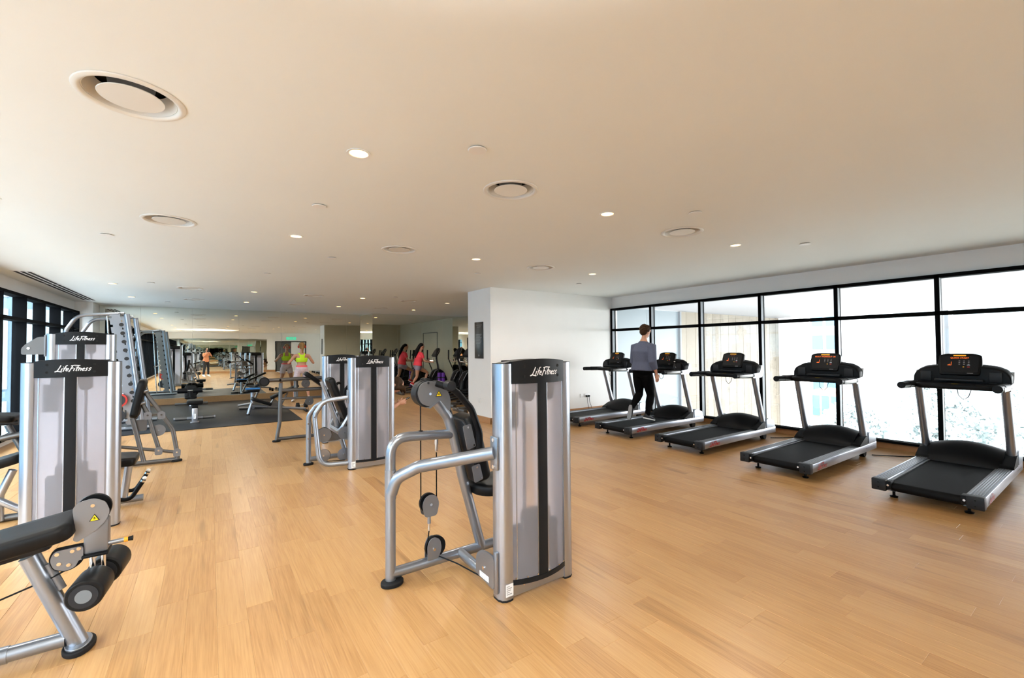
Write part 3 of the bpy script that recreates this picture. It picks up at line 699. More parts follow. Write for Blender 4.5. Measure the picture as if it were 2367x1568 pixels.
# ------------------------------------------------------------------ strength machines
def tower(r, x0, x1, yf, Ht, stack=.42, placard=True):
    """weight tower: two silver columns, bowed frosted front, dark head band and centre strip; front looks to -Y"""
    cw, D, sag = .085, .13, .045; xc = (x0 + x1) / 2; hw = (x1 - x0) / 2 - cw; yb = yf + D
    fy = lambda x, o=0.0: yf + .012 - o - sag * (1 - min(1, ((x - xc) / hw) ** 2))
    arch = lambda x: Ht - .032 * ((x - xc) / (hw + cw)) ** 2
    for xa, sx in ((x0, 1), (x1, -1)):
        # column: rounded on the outer front, flat inside
        pl = [(xa + sx * cw, yf + .005), (xa + sx * .062, yf), (xa + sx * .035, yf + .002), (xa + sx * .012, yf + .016), (xa, yf + .042), (xa, yb - .036), (xa + sx * .012, yb - .012), (xa + sx * .04, yb), (xa + sx * cw, yb)]
        zt = Ht - .030
        c = obj('column', MB().rings([[(p[0], p[1], z) for p in pl] for z in (.012, zt)]), 'aluminium' if True else '', r, 50)
        obj('column_foot', MB().rings([[(p[0] - sx * .0, p[1], z) for p in pl] for z in (0, .014)]), 'rubber', c)
        obj('column_cap', MB().rings([[(p[0], p[1], z) for p in pl] for z in (zt, zt + .004)]), 'black_plastic', c)
    n = 18
    def strip(xa, xb, z0, z1, o, t=.006, both=None):
        R = []
        for i in range(n + 1):
            x = xa + (xb - xa) * i / n; zz1 = z1(x) if callable(z1) else z1; zz0 = z0(x) if callable(z0) else z0
            R.append([(x, fy(x, o), zz0), (x, fy(x, o), zz1), (x, fy(x, o) + t, zz1), (x, fy(x, o) + t, zz0)])
        return MB().rings(R)
    sw = .036
    zb = Ht - .155
    obj('front_panel', strip(xc - hw, xc - sw, .105, zb + .01, 0, .003), 'frosted_panel', r)
    obj('front_panel', strip(xc + sw, xc + hw, .105, zb + .01, 0, .003), 'frosted_panel', r)
    for xx in (xc - hw + .028, xc - sw - .004, xc + sw + .004, xc + hw - .01):
        obj('panel_edge', strip(xx - .003, xx + .003, .11, zb, .002, .003), 'aluminium', r)
    obj('centre_strip', strip(xc - sw, xc + sw, .105, zb + .01, .004, .012), 'band_black', r)
    band = obj('head_band', strip(xc - hw, xc + hw, zb, arch, .012, .03), 'band_black', r)
    obj('tower_top', MB().rings([[(x, fy(x) + .02, arch(x) - .012), (x, fy(x) + .02, arch(x) - .003), (x, yb, arch(x) - .003), (x, yb, arch(x) - .012)] for x in [xc - hw - cw * .5 + (2 * hw + cw) * i / n for i in range(n + 1)]]), 'charcoal', r)
    logo('lettering', 'print_white', band, lambda x, y: V((xc + x + .02, fy(xc + x + .02) - .0135, zb + .076 + y)), .225)
    for sx in (-1, 1):
        for z in (zb + .045, zb + .108):
            x = xc + sx * hw * .64; obj('screw_hole', MB().disc((x, fy(x) - .012, z), 'Y', .0095, .006, 12), 'dark_void', band)
    obj('kick_strip', strip(xc - hw, xc + hw, .088, .118, .008, .012), 'band_black', r)
    bp = obj('base_plate', MB().box(xc - hw, xc + hw, yf + .012, yf + .02, .016, .092), 'aluminium', r)
    screws(bp, [(xc - hw * .6, yf + .01, .07), (xc + hw * .1, yf + .01, .072), (xc + hw * .75, yf + .01, .072)], 'Y', .006)
    screws(r, [(x, fy(x) - .004, .127) for x in (xc - hw + .018, xc - .12, xc - sw - .012, xc + sw + .012, xc + .14, xc + hw - .015)], 'Y', .005)
    # inside: weight stack on guide rods, near the front sheet
    ym = yf + .006
    ws = obj('weight_stack', MB().box(xc - .155, xc + .155, ym, ym + .09, .10, stack, .006).box(xc - .10, xc + .10, ym + .008, ym + .08, stack, stack + .09, .01), 'weight_iron', r)
    for sx in (-1, 1):
        obj('guide_rod', MB().cyl((xc + sx * .08, ym + .05, .1), (xc + sx * .08, ym + .05, Ht - .06), .011, 10), 'silver_plate', r)
    obj('pulley_head', MB().box(xc - .13, xc + .13, ym - .015, ym + .05, zb - .06, zb - .005, .01).cyl((xc - .075, ym + .0, zb - .075), (xc - .075, ym + .05, zb - .075), .045, 14).cyl((xc + .085, ym + .0, zb - .075), (xc + .085, ym + .05, zb - .075), .045, 14), 'weight_iron', r)
    # user side
    yq = yb - .012
    obj('rear_panel', MB().box(xc - hw, xc - .05, yq - .003, yq, .105, zb), 'rear_sheet', r)
    obj('rear_panel', MB().box(xc + .05, xc + hw, yq - .003, yq, .105, zb), 'rear_sheet', r)
    rb = obj('rear_band', MB().box(xc - hw, xc + hw, yq - .004, yq + .008, zb, Ht - .01, .003), 'band_black', r)
    if placard:
        pc = obj('placard', MB().box(xc - .20, xc - .085, yq, yq + .006, zb - .30, zb - .06, .002), 'black_plastic', r)
        obj('placard_panel', MB().box(xc - .19, xc - .095, yq + .006, yq + .008, zb - .17, zb - .08).box(xc - .19, xc - .095, yq + .006, yq + .008, zb - .28, zb - .19), 'print_grey', pc)
    return xc, hw, fy
def sticker(r, org, u, v, nrm, w, h, lines):
    org, u, v, nrm = V(org), V(u), V(v), V(nrm)
    s = obj('label_sticker', MB().prism([(0, 0), (w, 0), (w, h), (0, h)], org, u, v, nrm, .0008), 'print_white', r)
    mb = MB()
    for k in range(lines):
        y = h * (.82 - .62 * k / max(1, lines - 1)) if lines > 1 else h * .4
        strokes(mb, [[(w * .12, y), (w * (.5 + .3 * ((k * 5) % 3) / 2), y)]], lambda a, b: org + u * a + v * b + nrm * .0011, h * .06)
    obj('print_lines', mb, 'print_grey', s, flip=False)
def foot_pad(r, x, y, rx=.065, ry=.05): return obj('foot_pad', MB().cushion([(x + rx * c, y + ry * s) for c, s in circ(1, 20)], (0, 0, 0), (1, 0, 0), (0, 1, 0), (0, 0, 1), .03, .008), 'rubber', r)
def pulley(r, x, y, z, rad, ax='Y', name='pulley'):
    p = obj(name, MB().disc((x, y, z), ax, rad, .022, 28), 'black_plastic', r)
    return p

# --- A: abdominal machine in the centre foreground
A = thing('abdominal_machine', 'silver weight machine in the centre foreground with frosted tower and black back pad', 'gym machine', (1.5, 2.6, 0))
Y = 2.86
tower(A, 1.464, 2.056, 2.235, 1.485)
rod('rear_post', [(.993, Y, .02), (.993, Y, .962), (1.25, Y, .950), (1.44, Y, .937)], .034, 'silver', A, 16, .17)
foot_pad(A, 1.0, Y - .01, .075, .06)
rod('base_beam', [(.995, Y, .070), (2.30, Y, .070)], .034, 'silver', A, 16)
rod('cross_foot', [(2.28, Y - .3, .05), (2.28, Y + .3, .05)], .034, 'silver', A, 14)
rod('upright', [(1.690, Y, .06), (1.530, Y, .623), (1.462, Y, .915), (1.415, Y, 1.06), (1.30, Y, 1.205)], .036, 'silver', A, 16, .12)
hs = rpoly([(1.235, 1.333), (1.30, 1.326), (1.347, 1.304), (1.391, 1.249), (1.411, 1.195), (1.406, 1.10), (1.327, 1.201), (1.252, 1.152), (1.186, 1.180), (1.160, 1.252), (1.182, 1.312)], .03)
for dy in (-.055, .055):
    p = obj('pulley_housing', MB().plate(hs, 'Y', Y + dy, .008), 'silver_plate', A)
    screws(p, [(1.252, Y + dy * 1.12, 1.243), (1.237, Y + dy * 1.12, 1.320)], 'Y', .009)
pulley(A, 1.252, Y, 1.243, .098); obj('pulley_rim', MB().disc((1.245, Y, 1.243), 'Y', .092, .09, 30), 'charcoal', A)
warn_sticker(A, (1.318, Y - .0595, 1.242), (1, 0, 0), (0, 0, 1), (0, -1, 0), .042)
obj('collar', MB().plate(rpoly([(1.245, 1.150), (1.33, 1.205), (1.338, 1.192), (1.255, 1.138)], .004), 'Y', Y, .10), 'silver', A)
for dy in (-.20, .20):
    arm = rod('lever_arm', [(1.272, Y + dy * .6, 1.318), (1.366, Y + dy, 1.279), (1.497, Y + dy, 1.136), (1.562, Y + dy, .965), (1.565, Y + dy, .86)], .023, 'black_plastic', A, 12, .15)
    obj('arm_knuckle', MB().cyl((1.33, Y + dy - .035, 1.305), (1.33, Y + dy + .035, 1.305), .033), 'charcoal', arm)
    obj('handle_grip', MB().tube([(1.565, Y + dy, .88), (1.56, Y + dy * .8, .80)], .020), 'rubber', arm)
rod('pivot_shaft', [(1.33, Y - .22, 1.305), (1.33, Y + .22, 1.305)], .022, 'charcoal', A)
c13, s13 = math.cos(math.radians(13.6)), math.sin(math.radians(13.6))
bk = obj('back_pad', MB().cushion(rrect(.30, .50, .07, 6), (1.545, Y, .815), (0, 1, 0), (-s13, 0, c13), (c13, 0, s13), .105, .03), 'black_vinyl', A)
obj('pad_backing', MB().cushion(rrect(.28, .47, .06, 6), (1.530, Y, .812), (0, 1, 0), (-s13, 0, c13), (c13, 0, s13), .02, .006), 'charcoal', bk)
for z0, z1 in ((.84, 1.01), (.60, .72)):
    f = lambda z: 1.455 - (z - .934) * .241
    br = obj('pad_bracket', MB().plate(rpoly([(f(z0) + .015, z0), (f(z0) + .085, z0 + .018), (f(z1) + .085, z1 + .012), (f(z1) + .02, z1)], .012), 'Y', Y - .148, .006), 'silver_plate', bk)
    screws(br, [(f(z0) + .065, Y - .153, z0 + .03), (f(z1) + .06, Y - .153, z1 - .01)], 'Y', .008)
st = obj('seat_pad', MB().cushion(rrect(.46, .36, .16, 8), (1.83, Y, .475), (1, 0, 0), (0, 1, 0), (0, 0, 1), .085, .03), 'black_vinyl', A)
rod('seat_post', [(1.86, Y, .07), (1.84, Y, .48)], .035, 'silver', A)
for dy in (-.030, .030):
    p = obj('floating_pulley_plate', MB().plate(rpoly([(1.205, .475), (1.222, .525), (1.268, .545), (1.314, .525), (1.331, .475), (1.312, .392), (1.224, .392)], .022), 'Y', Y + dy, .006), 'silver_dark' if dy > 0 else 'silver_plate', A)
    screws(p, [(1.268, Y + dy * 1.2, .475)], 'Y', .010)
pulley(A, 1.262, Y, .482, .066)
rod('pulley_shank', [(1.268, Y, .392), (1.268, Y, .335)], .012, 'silver', A); rod('threaded_end', [(1.268, Y, .335), (1.268, Y, .285)], .007, 'chrome', A)
for dy in (-.024, .024):
    p = obj('base_pulley_plate', MB().plate(rpoly([(1.245, .08), (1.245, .19), (1.265, .232), (1.30, .24), (1.34, .215), (1.350, .16), (1.34, .12), (1.30, .06)], .02), 'Y', Y + dy, .006), 'silver_plate', A)
    screws(p, [(1.295, Y + dy * 1.2, .158)], 'Y', .010)
pulley(A, 1.312, Y, .165, .076)
rod('cable', [(1.207, Y, 1.235), (1.207, Y, .49)], .0045, 'black_plastic', A, 8)
rod('cable', [(1.325, Y, .82), (1.325, Y, .48)], .0045, 'black_plastic', A, 8)
rod('cable', [(1.268, Y, .29), (1.255, Y, .20)], .0045, 'black_plastic', A, 8)
rod('cable', [(1.33, Y - .02, .10), (1.40, 2.70, .085), (1.47, 2.40, .075)], .0045, 'black_plastic', A, 8, .2)
obj('cable_hook', MB().cyl((1.325, Y, .92), (1.325, Y, .88), .014).cyl((1.325, Y, .88), (1.325, Y, .83), .010), 'chrome', A)
obj('cable_eye', MB().disc((1.207, Y, .985), 'Z', .016, .004), 'black_plastic', A)
sa = rod('side_arm', [(.995, Y - .01, .60), (1.02, Y - .03, .70), (1.14, 2.74, .775), (1.462, 2.302, .905)], .041, 'silver', A, 16, .14)
obj('arm_flange', MB().box(1.450, 1.466, 2.262, 2.342, .80, 1.005, .006), 'silver', sa)
screws(sa, [(1.449, 2.302, .985), (1.449, 2.302, .82)], 'X', .012)
cl = obj('post_clamp', MB().tube([(.993, Y, .56), (.993, Y, .755)], .0375, 16), 'silver', A); screws(cl, [(1.005, Y - .037, .60), (1.005, Y - .037, .725)], 'Y', .011)
bl = rod('base_link', [(1.51, Y, .072), (1.49, 2.66, .085), (1.485, 2.50, .085)], .032, 'silver', A, 14, .16)
gp = obj('guide_pulley_cover', MB().plate(rpoly([(2.30, .06), (2.52, .085), (2.52, .20), (2.47, .25), (2.40, .265), (2.30, .265)], .03), 'X', 1.452, .012), 'silver', A)
screws(gp, [(1.444, 2.42, .155)], 'X', .012); sticker(gp, (1.4455, 2.47, .085), (0, -1, 0), (0, 0, 1), (-1, 0, 0), .11, .035, 2)
obj('cover_flange', MB().box(1.446, 1.464, 2.27, 2.30, .05, .30, .004), 'silver', A)
sticker(A, (1.490, 2.2335, .035), (1, 0, 0), (0, 0, 1), (0, -1, 0), .055, .075, 5)

# --- B: seated press in the middle distance
B = thing('seated_press_machine', 'silver weight machine in the middle distance whose frosted tower hides a seated phone user', 'gym machine', (1.6, 6.2, 0))
tower(B, 1.485, 2.096, 5.83, 1.475, .46)
Y = 6.45
rod('rear_post', [(1.110, Y, .02), (1.110, Y, .66), (1.20, Y - .05, .80), (1.30, Y - .2, .86)], .033, 'silver', B, 14, .14); foot_pad(B, 1.11, Y)
lp = rod('loop_frame', [(1.49, 5.90, .085), (1.16, 5.98, .085), (1.105, 6.03, .72), (1.21, 5.99, .90), (1.49, 5.895, .935)], .030, 'silver', B, 14, .16)
rod('base_beam', [(1.11, Y, .075), (2.1, Y, .075)], .033, 'silver', B, 14)
obj('link_flange', MB().box(1.473, 1.487, 5.86, 5.935, .86, 1.03, .005), 'silver', lp); screws(lp, [(1.472, 5.897, 1.01), (1.472, 5.897, .88)], 'X', .010)
screws(lp, [(1.105, 6.00, .70), (1.10, Y - .035, .56), (1.10, Y - .035, .36)], 'Y', .010)
an = math.radians(21); cu, su = math.cos(an), math.sin(an)
bk = obj('back_pad', MB().cushion(rrect(.30, .62, .06, 6), (1.44, Y, .86), (0, 1, 0), (-su, 0, cu), (cu, 0, su), .085, .025), 'black_vinyl', B)
obj('pad_spine', MB().tube([(1.245, Y - .13, 1.13), (1.44, Y - .13, .60)], .026, 12), 'silver', bk)
rod('back_upright', [(1.60, Y, .08), (1.42, Y, .72), (1.33, Y, 1.0)], .033, 'silver', B, 14, .2)
st = obj('seat_pad', MB().cushion(rrect(.40, .36, .12, 6), (1.72, Y, .44), (1, 0, 0), (0, 1, 0), (0, 0, 1), .08, .028), 'black_vinyl', B)
rod('seat_post', [(1.72, Y, .08), (1.72, Y, .46)], .035, 'silver', B)
hd = rod('press_handle', [(1.60, Y - .30, .72), (1.50, Y - .30, 1.00), (1.56, Y - .30, 1.07), (1.60, Y - .30, 1.06)], .020, 'black_plastic', B, 12, .06)
obj('handle_end', MB().ell((1.61, Y - .30, 1.06), (.022, .022, .022)), 'white_plastic', hd)
hd = rod('press_handle', [(1.60, Y + .30, .72), (1.50, Y + .30, 1.00), (1.56, Y + .30, 1.07), (1.60, Y + .30, 1.06)], .020, 'black_plastic', B, 12, .06)
rod('press_yoke', [(1.60, Y - .30, .72), (1.45, Y - .28, .45), (1.45, Y + .28, .45), (1.60, Y + .30, .72)], .028, 'silver', B, 12, .12)
for x, z, rr_, m in ((1.245, .435, .093, 'silver_plate'), (1.505, .435, .085, 'silver_plate'), (1.235, .165, .085, 'aluminium'), (1.495, .150, .085, 'aluminium')):
    yy = 6.16
    p = obj('pulley_cover', MB().plate(rpoly(circ(rr_, 24, (x, z)), .001, 1), 'Y', yy - .02, .006), m, B)
    screws(p, [(x, yy - .025, z)], 'Y', .010)
    pulley(p, x + .012, yy, z, rr_ * .95)
obj('pulley_arm', MB().plate(rpoly([(1.16, .50), (1.26, .54), (1.50, .36), (1.40, .34), (1.22, .34)], .02), 'Y', 6.18, .008), 'silver_dark', B)
rod('cable', [(1.17, 6.16, .35), (1.17, 6.16, .17)], .0045, 'black_plastic', B, 6); rod('cable', [(1.24, 6.16, .085), (1.50, 6.12, .075)], .0045, 'black_plastic', B, 6)
sticker(B, (1.512, 5.8285, .03), (1, 0, 0), (0, 0, 1), (0, -1, 0), .05, .075, 5)

# --- C: leg machine behind B with long horizontal beams
Cm = thing('leg_curl_machine', 'grey machine with long horizontal beams and a round black roller, behind the seated press', 'gym machine', (1.5, 8.2, 0))
tower(Cm, 1.553, 2.153, 7.76, 1.475, .46)
Y = 8.40
rod('front_post', [(.945, Y, .02), (.993, Y, .34), (1.007, Y, .99)], .030, 'silver_dark', Cm, 14, .1); foot_pad(Cm, .945, Y)
rod('top_beam', [(.80, Y, 1.045), (1.70, Y, 1.058)], .034, 'silver_dark', Cm, 14, 0, .8)
rod('mid_beam', [(1.0, Y, .866), (1.70, Y, .864)], .032, 'silver_dark', Cm, 14, 0, .8)
rod('low_beam', [(1.02, Y, .725), (1.70, Y, .712)], .022, 'silver_dark', Cm, 12)
rod('base_beam', [(.95, Y, .045), (1.75, Y, .045)], .030, 'silver_dark', Cm, 14)
rod('inner_post', [(1.25, Y + .05, .70), (1.25, Y + .05, 1.05)], .034, 'silver_dark', Cm, 12); rod('rear_post', [(1.70, Y, .04), (1.70, Y, 1.06)], .034, 'silver_dark', Cm, 14)
rl = obj('roller_pad', MB().cyl((.738, Y - .26, 1.042), (.738, Y + .22, 1.042), .075, 24), 'black_vinyl', Cm); obj('roller_end', MB().disc((.738, Y - .262, 1.042), 'Y', .055, .008), 'charcoal', rl)
for x, z in ((1.39, .97), (1.448, .655)):
    p = obj('pulley_cover', MB().disc((x, Y - .05, z), 'Y', .07, .012), 'silver_dark', Cm); screws(p, [(x, Y - .058, z)], 'Y', .008)
bpad = obj('thigh_pad', MB().cushion(rrect(.42, .22, .05, 5), (1.52, Y - .02, 1.0), (.78, 0, -.62), (0, 1, 0), (.62, 0, .78), .07, .02), 'black_vinyl', Cm)
obj('beam_mark', MB().disc((.995, Y - .03, 1.046), 'Y', .018, .01), 'black_plastic', Cm)
rod('cable', [(1.42, Y - .05, .60), (1.24, 6.9, .42), (1.19, 6.62, .40)], .0045, 'black_plastic', Cm, 6)
sticker(Cm, (1.580, 7.7585, .03), (1, 0, 0), (0, 0, 1), (0, -1, 0), .05, .075, 5)

# --- D: near left tower machine
D = thing('leg_extension_machine', 'silver weight machine on the left with the large frosted tower in front of the windows', 'gym machine', (-1.0, 5.6, 0))
tower(D, -1.281, -.656, 5.235, 1.492, .50)
Y = 5.90
rod('base_beam', [(-1.26, Y, .05), (-.55, Y, .05)], .034, 'silver', D, 14)
st = obj('seat_pad', MB().cushion(rrect(.52, .38, .06, 5), (-.86, Y, .43), (1, 0, -.08), (0, 1, 0), (.08, 0, 1), .085, .025), 'black_vinyl', D)
rod('seat_post', [(-.66, Y - .02, .44), (-.705, Y, .06)], .032, 'aluminium', D)
for dy in (-.24, .10):
    h = rod('side_handle', [(-.76, Y + dy, .135), (-.63, Y + dy, .10), (-.535, Y + dy, .262), (-.525, Y + dy, .285)], .019, 'black_plastic', D, 12, .07)
    obj('handle_ring', MB().tube([(-.535, Y + dy, .262), (-.528, Y + dy, .278)], .0205), 'chrome', h); obj('handle_end', MB().ell((-.52, Y + dy, .297), (.018, .018, .018)), 'white_plastic', h)
bk = obj('back_pad', MB().cushion(rrect(.34, .50, .06, 5), (-1.22, Y, .78), (0, 1, 0), (-.26, 0, .966), (.966, 0, .26), .08, .025), 'black_vinyl', D)
rod('back_post', [(-1.20, Y, .05), (-1.27, Y, .75)], .034, 'silver', D)
# --- E: the machine left of D, mostly cut by the frame
E_ = thing('preacher_bench', 'dark padded bench with grey arms, cut off at the left edge beside the silver tower', 'gym machine', (-1.7, 6.2, 0))
rod('adjust_arm', [(-1.75, 6.0, .90), (-1.46, 6.0, .90)], .022, 'charcoal', E_); rod('arm_bar', [(-1.56, 5.95, .765), (-1.38, 5.95, .80)], .028, 'silver_dark', E_)
rod('lean_post', [(-1.53, 6.0, .88), (-1.40, 6.0, .55)], .026, 'silver_dark', E_); obj('seat_pad', MB().cushion(rrect(.55, .34, .05, 5), (-1.66, 6.0, .47), (1, 0, .30), (0, 1, 0), (-.30, 0, 1), .08, .025), 'black_vinyl', E_)
rod('leg_post', [(-1.56, 5.95, .02), (-1.56, 5.95, .25), (-1.48, 5.95, .47)], .030, 'aluminium', E_, 14, .1); rod('floor_tube', [(-1.95, 5.98, .032), (-1.40, 5.98, .032)], .032, 'silver_dark', E_)
obj('arm_pad', MB().cushion(rrect(.26, .34, .05, 5), (-1.60, 6.05, .92), (1, 0, -.1), (0, 1, 0), (.1, 0, 1), .06, .02), 'black_vinyl', E_)
rod('floor_brace', [(-1.66, 5.93, .29), (-1.42, 5.93, .10)], .030, 'aluminium', E_)
rod('floor_post', [(-1.85, 5.98, .03), (-1.80, 6.0, .46)], .03, 'silver_dark', E_)

# --- F: taller tower behind D plus lever frame
F = thing('lever_press_machine', 'taller silver weight machine behind the left tower with jointed lever frame reaching right', 'gym machine', (-1.2, 7.7, 0))
tower(F, -1.617, -.990, 7.48, 1.80, .5)
pp = obj('top_pulley_cover', MB().plate(rpoly([(-1.825, 1.525), (-1.825, 1.60), (-1.79, 1.65), (-1.69, 1.735), (-1.617, 1.742), (-1.617, 1.525)], .02), 'Y', 7.55, .05), 'silver_dark', F)
obj('cover_flange', MB().box(-1.634, -1.616, 7.51, 7.59, 1.50, 1.76, .004), 'silver_plate', F); screws(pp, [(-1.765, 7.522, 1.60)], 'Y', .014); rod('cable_stub', [(-1.70, 7.55, 1.525), (-1.70, 7.55, 1.44)], .014, 'chrome', F)
Y = 7.78
rod('lean_post', [(-.849, Y, .655), (-.724, Y, .04)], .028, 'silver_dark', F); rod('base_beam', [(-1.30, Y, .040), (-.36, Y, .030)], .030, 'silver_dark', F); foot_pad(F, -.37, Y)
rod('lower_link', [(-1.00, Y, .290), (-.567, Y, .180), (-.366, Y, .129)], .022, 'silver_dark', F); rod('end_stub', [(-.362, Y, .13), (-.362, Y, .02)], .030, 'silver_dark', F)
rod('inner_lever', [(-.743, Y, .83), (-.686, Y, .69), (-.640, Y, .49), (-.567, Y, .20)], .026, 'silver_dark', F, 12, .1)
rod('outer_lever', [(-.714, Y, .99), (-.544, Y, .692), (-.418, Y, .460), (-.370, Y, .15)], .027, 'silver_dark', F, 12, .15)
rod('upper_link', [(-.690, Y, .685), (-.544, Y, .685)], .020, 'silver_dark', F)
for x, z in ((-.686, .680), (-.540, .675), (-.567, .185), (-.366, .135)):
    p = obj('joint_plate', MB().plate(rpoly([(x - .04, z - .06), (x + .04, z - .06), (x + .045, z + .03), (x, z + .055), (x - .045, z + .03)], .02), 'Y', Y - .033, .01), 'silver_plate', F); screws(p, [(x, Y - .040, z)], 'Y', .011)
for x0_, z0_ in ((-.714, .99), (-.743, .83)): obj('foot_peg', MB().cyl((x0_ - .03, Y - .05, z0_ + .01), (x0_ + .035, Y - .05, z0_ + .035), .02), 'silver', F)
bk = obj('back_pad', MB().cushion(rrect(.34, .52, .06, 6), (-.83, Y + .05, .92), (0, 1, 0), (.18, 0, .98), (.98, 0, -.18), .085, .03), 'black_vinyl', F)
p = obj('pulley_cover', MB().disc((-.573, Y + .03, .455), 'Y', .078, .012), 'silver_plate', F); screws(p, [(-.573, Y + .02, .455)], 'Y', .009)
obj('gusset', MB().plate(rpoly([(-.83, .62), (-.69, .62), (-.70, .47), (-.78, .46)], .02), 'Y', Y + .02, .008), 'silver_dark', F)

# --- G: prone leg curl, bottom left
G = thing('prone_leg_curl', 'prone leg curl bench cut by the lower left corner, black pad and black ankle rollers', 'gym machine', (-.8, 3.2, 0))
Y = 3.20
rod('floor_beam', [(-1.55, Y, .070), (-.60, Y, .070)], .036, 'silver', G, 16)
cl = obj('beam_clamp', MB().tube([(-1.5, Y, .070), (-.80, Y, .070)], .040, 16), 'silver', G); screws(cl, [(-.835, Y - .041, .072)], 'Y', .012)
rod('lean_post', [(-.735, Y, .53), (-.552, Y, .03)], .040, 'silver', G, 18)
obj('foot_plate', MB().cushion([(-.55 + .065 * c, Y + .005 + .10 * s) for c, s in circ(1, 24)], (0, 0, 0), (1, 0, 0), (0, 1, 0), (0, 0, 1), .028, .008), 'rubber', G)
obj('foot_flange', MB().cushion([(-.552 + .052 * c, Y + .005 + .085 * s) for c, s in circ(1, 24)], (0, 0, .026), (1, 0, 0), (0, 1, 0), (0, 0, 1), .012, .004), 'silver', G)
sv = math.radians(10.5); cs, sn = math.cos(sv), math.sin(sv)
obj('body_pad', MB().cushion(rrect(1.20, .34, .06, 6), (-1.145, 3.23, .501), (cs, 0, sn), (0, 1, 0), (-sn, 0, cs), .085, .03), 'black_vinyl', G)
obj('pad_tray', MB().cushion(rrect(1.10, .20, .03, 4), (-1.19, 3.23, .462), (cs, 0, sn), (0, 1, 0), (-sn, 0, cs), .04, .006), 'charcoal', G)
rod('second_post', [(-1.40, Y, .07), (-1.40, Y, .46)], .036, 'silver', G)
kb = obj('handle_knob', MB().ell((-.822, 3.06, .555), (.017, .017, .017)), 'white_plastic', G)
hp = rpoly([(-.575, .745), (-.548, .772), (-.495, .782), (-.448, .757), (-.430, .704), (-.445, .655), (-.485, .612), (-.555, .568), (-.572, .582), (-.562, .62), (-.570, .70)], .018)
for yy in (3.155, 3.245):
    p = obj('lever_housing', MB().plate(hp, 'Y', yy, .008), 'silver_plate', G)
    screws(p, [(-.497, yy - .005, .745)], 'Y', .009)
pulley(G, -.497, Y, .722, .070, name='cam_pulley')
warn_sticker(G, (-.490, 3.150, .682), (1, 0, 0), (0, 0, 1), (0, -1, 0), .036)
obj('lever_block', MB().box(-.534, -.437, 3.161, 3.239, .492, .66, .010), 'silver_plate', G)
obj('block_cap', MB().box(-.538, -.433, 3.14, 3.26, .478, .494, .006), 'black_plastic', G)
pg = rod('adjust_pin', [(-.437, Y - .02, .525), (-.375, Y - .02, .527)], .012, 'silver', G); obj('pin_ring', MB().tube([(-.375, Y - .02, .527), (-.358, Y - .02, .5275)], .0135), 'orange_cap', pg); obj('pin_cap', MB().tube([(-.358, Y - .02, .5275), (-.338, Y - .02, .528)], [.011, .014]), 'black_plastic', pg)
cm = obj('cam_plate', MB().plate(rpoly([(-.532, .545), (-.532, .475), (-.548, .475), (-.56, .445), (-.595, .432), (-.64, .45), (-.655, .50), (-.640, .54)], .02), 'Y', Y - .04, .012), 'silver_plate', G)
obj('cam_edge', MB().plate(rpoly([(-.528, .552), (-.53, .468), (-.556, .440), (-.595, .424), (-.645, .444), (-.663, .50), (-.645, .548)], .02), 'Y', Y - .025, .02), 'black_plastic', cm)
screws(cm, [(-.628, Y - .048, .525), (-.62, Y - .048, .475), (-.585, Y - .048, .462), (-.572, Y - .048, .528), (-.548, Y - .048, .535)], 'Y', .009)
rod('lever_rod', [(-.508, Y, .50), (-.498, Y, .38)], .013, 'chrome', G); rod('lever_rod', [(-.462, Y, .50), (-.458, Y, .38)], .010, 'chrome', G)
rod('roller_axle', [(-.490, 2.98, .352), (-.447, 3.47, .352)], .018, 'silver_dark', G)
for a, b in (((-.500, 2.985, .350), (-.482, 3.17, .350)), ((-.466, 3.25, .350), (-.445, 3.45, .350))):
    a, b = V(a), V(b); d = (b - a).normalized()
    rl = obj('ankle_roller', MB().tube([a, a + d * .006, a + d * .014, b - d * .014, b - d * .006, b], [.068, .074, .076, .076, .074, .066], 32), 'black_vinyl', G)
    obj('roller_end', MB().tube([a - d * .003, a + d * .004], .056, 24), 'charcoal', rl); obj('roller_hub', MB().tube([a - d * .005, a + d * .003], .032, 20), 'frame_grey', rl)
obj('post_sleeve', MB().tube([(-.668, Y - .005, .475), (-.615, Y - .005, .335)], .018, 12), 'silver_plate', G)
rod('cable', [(-.595, Y - .025, .432), (-.65, Y - .02, .405), (-.84, Y, .340), (-1.5, Y, .12)], .0045, 'black_plastic', G, 6)

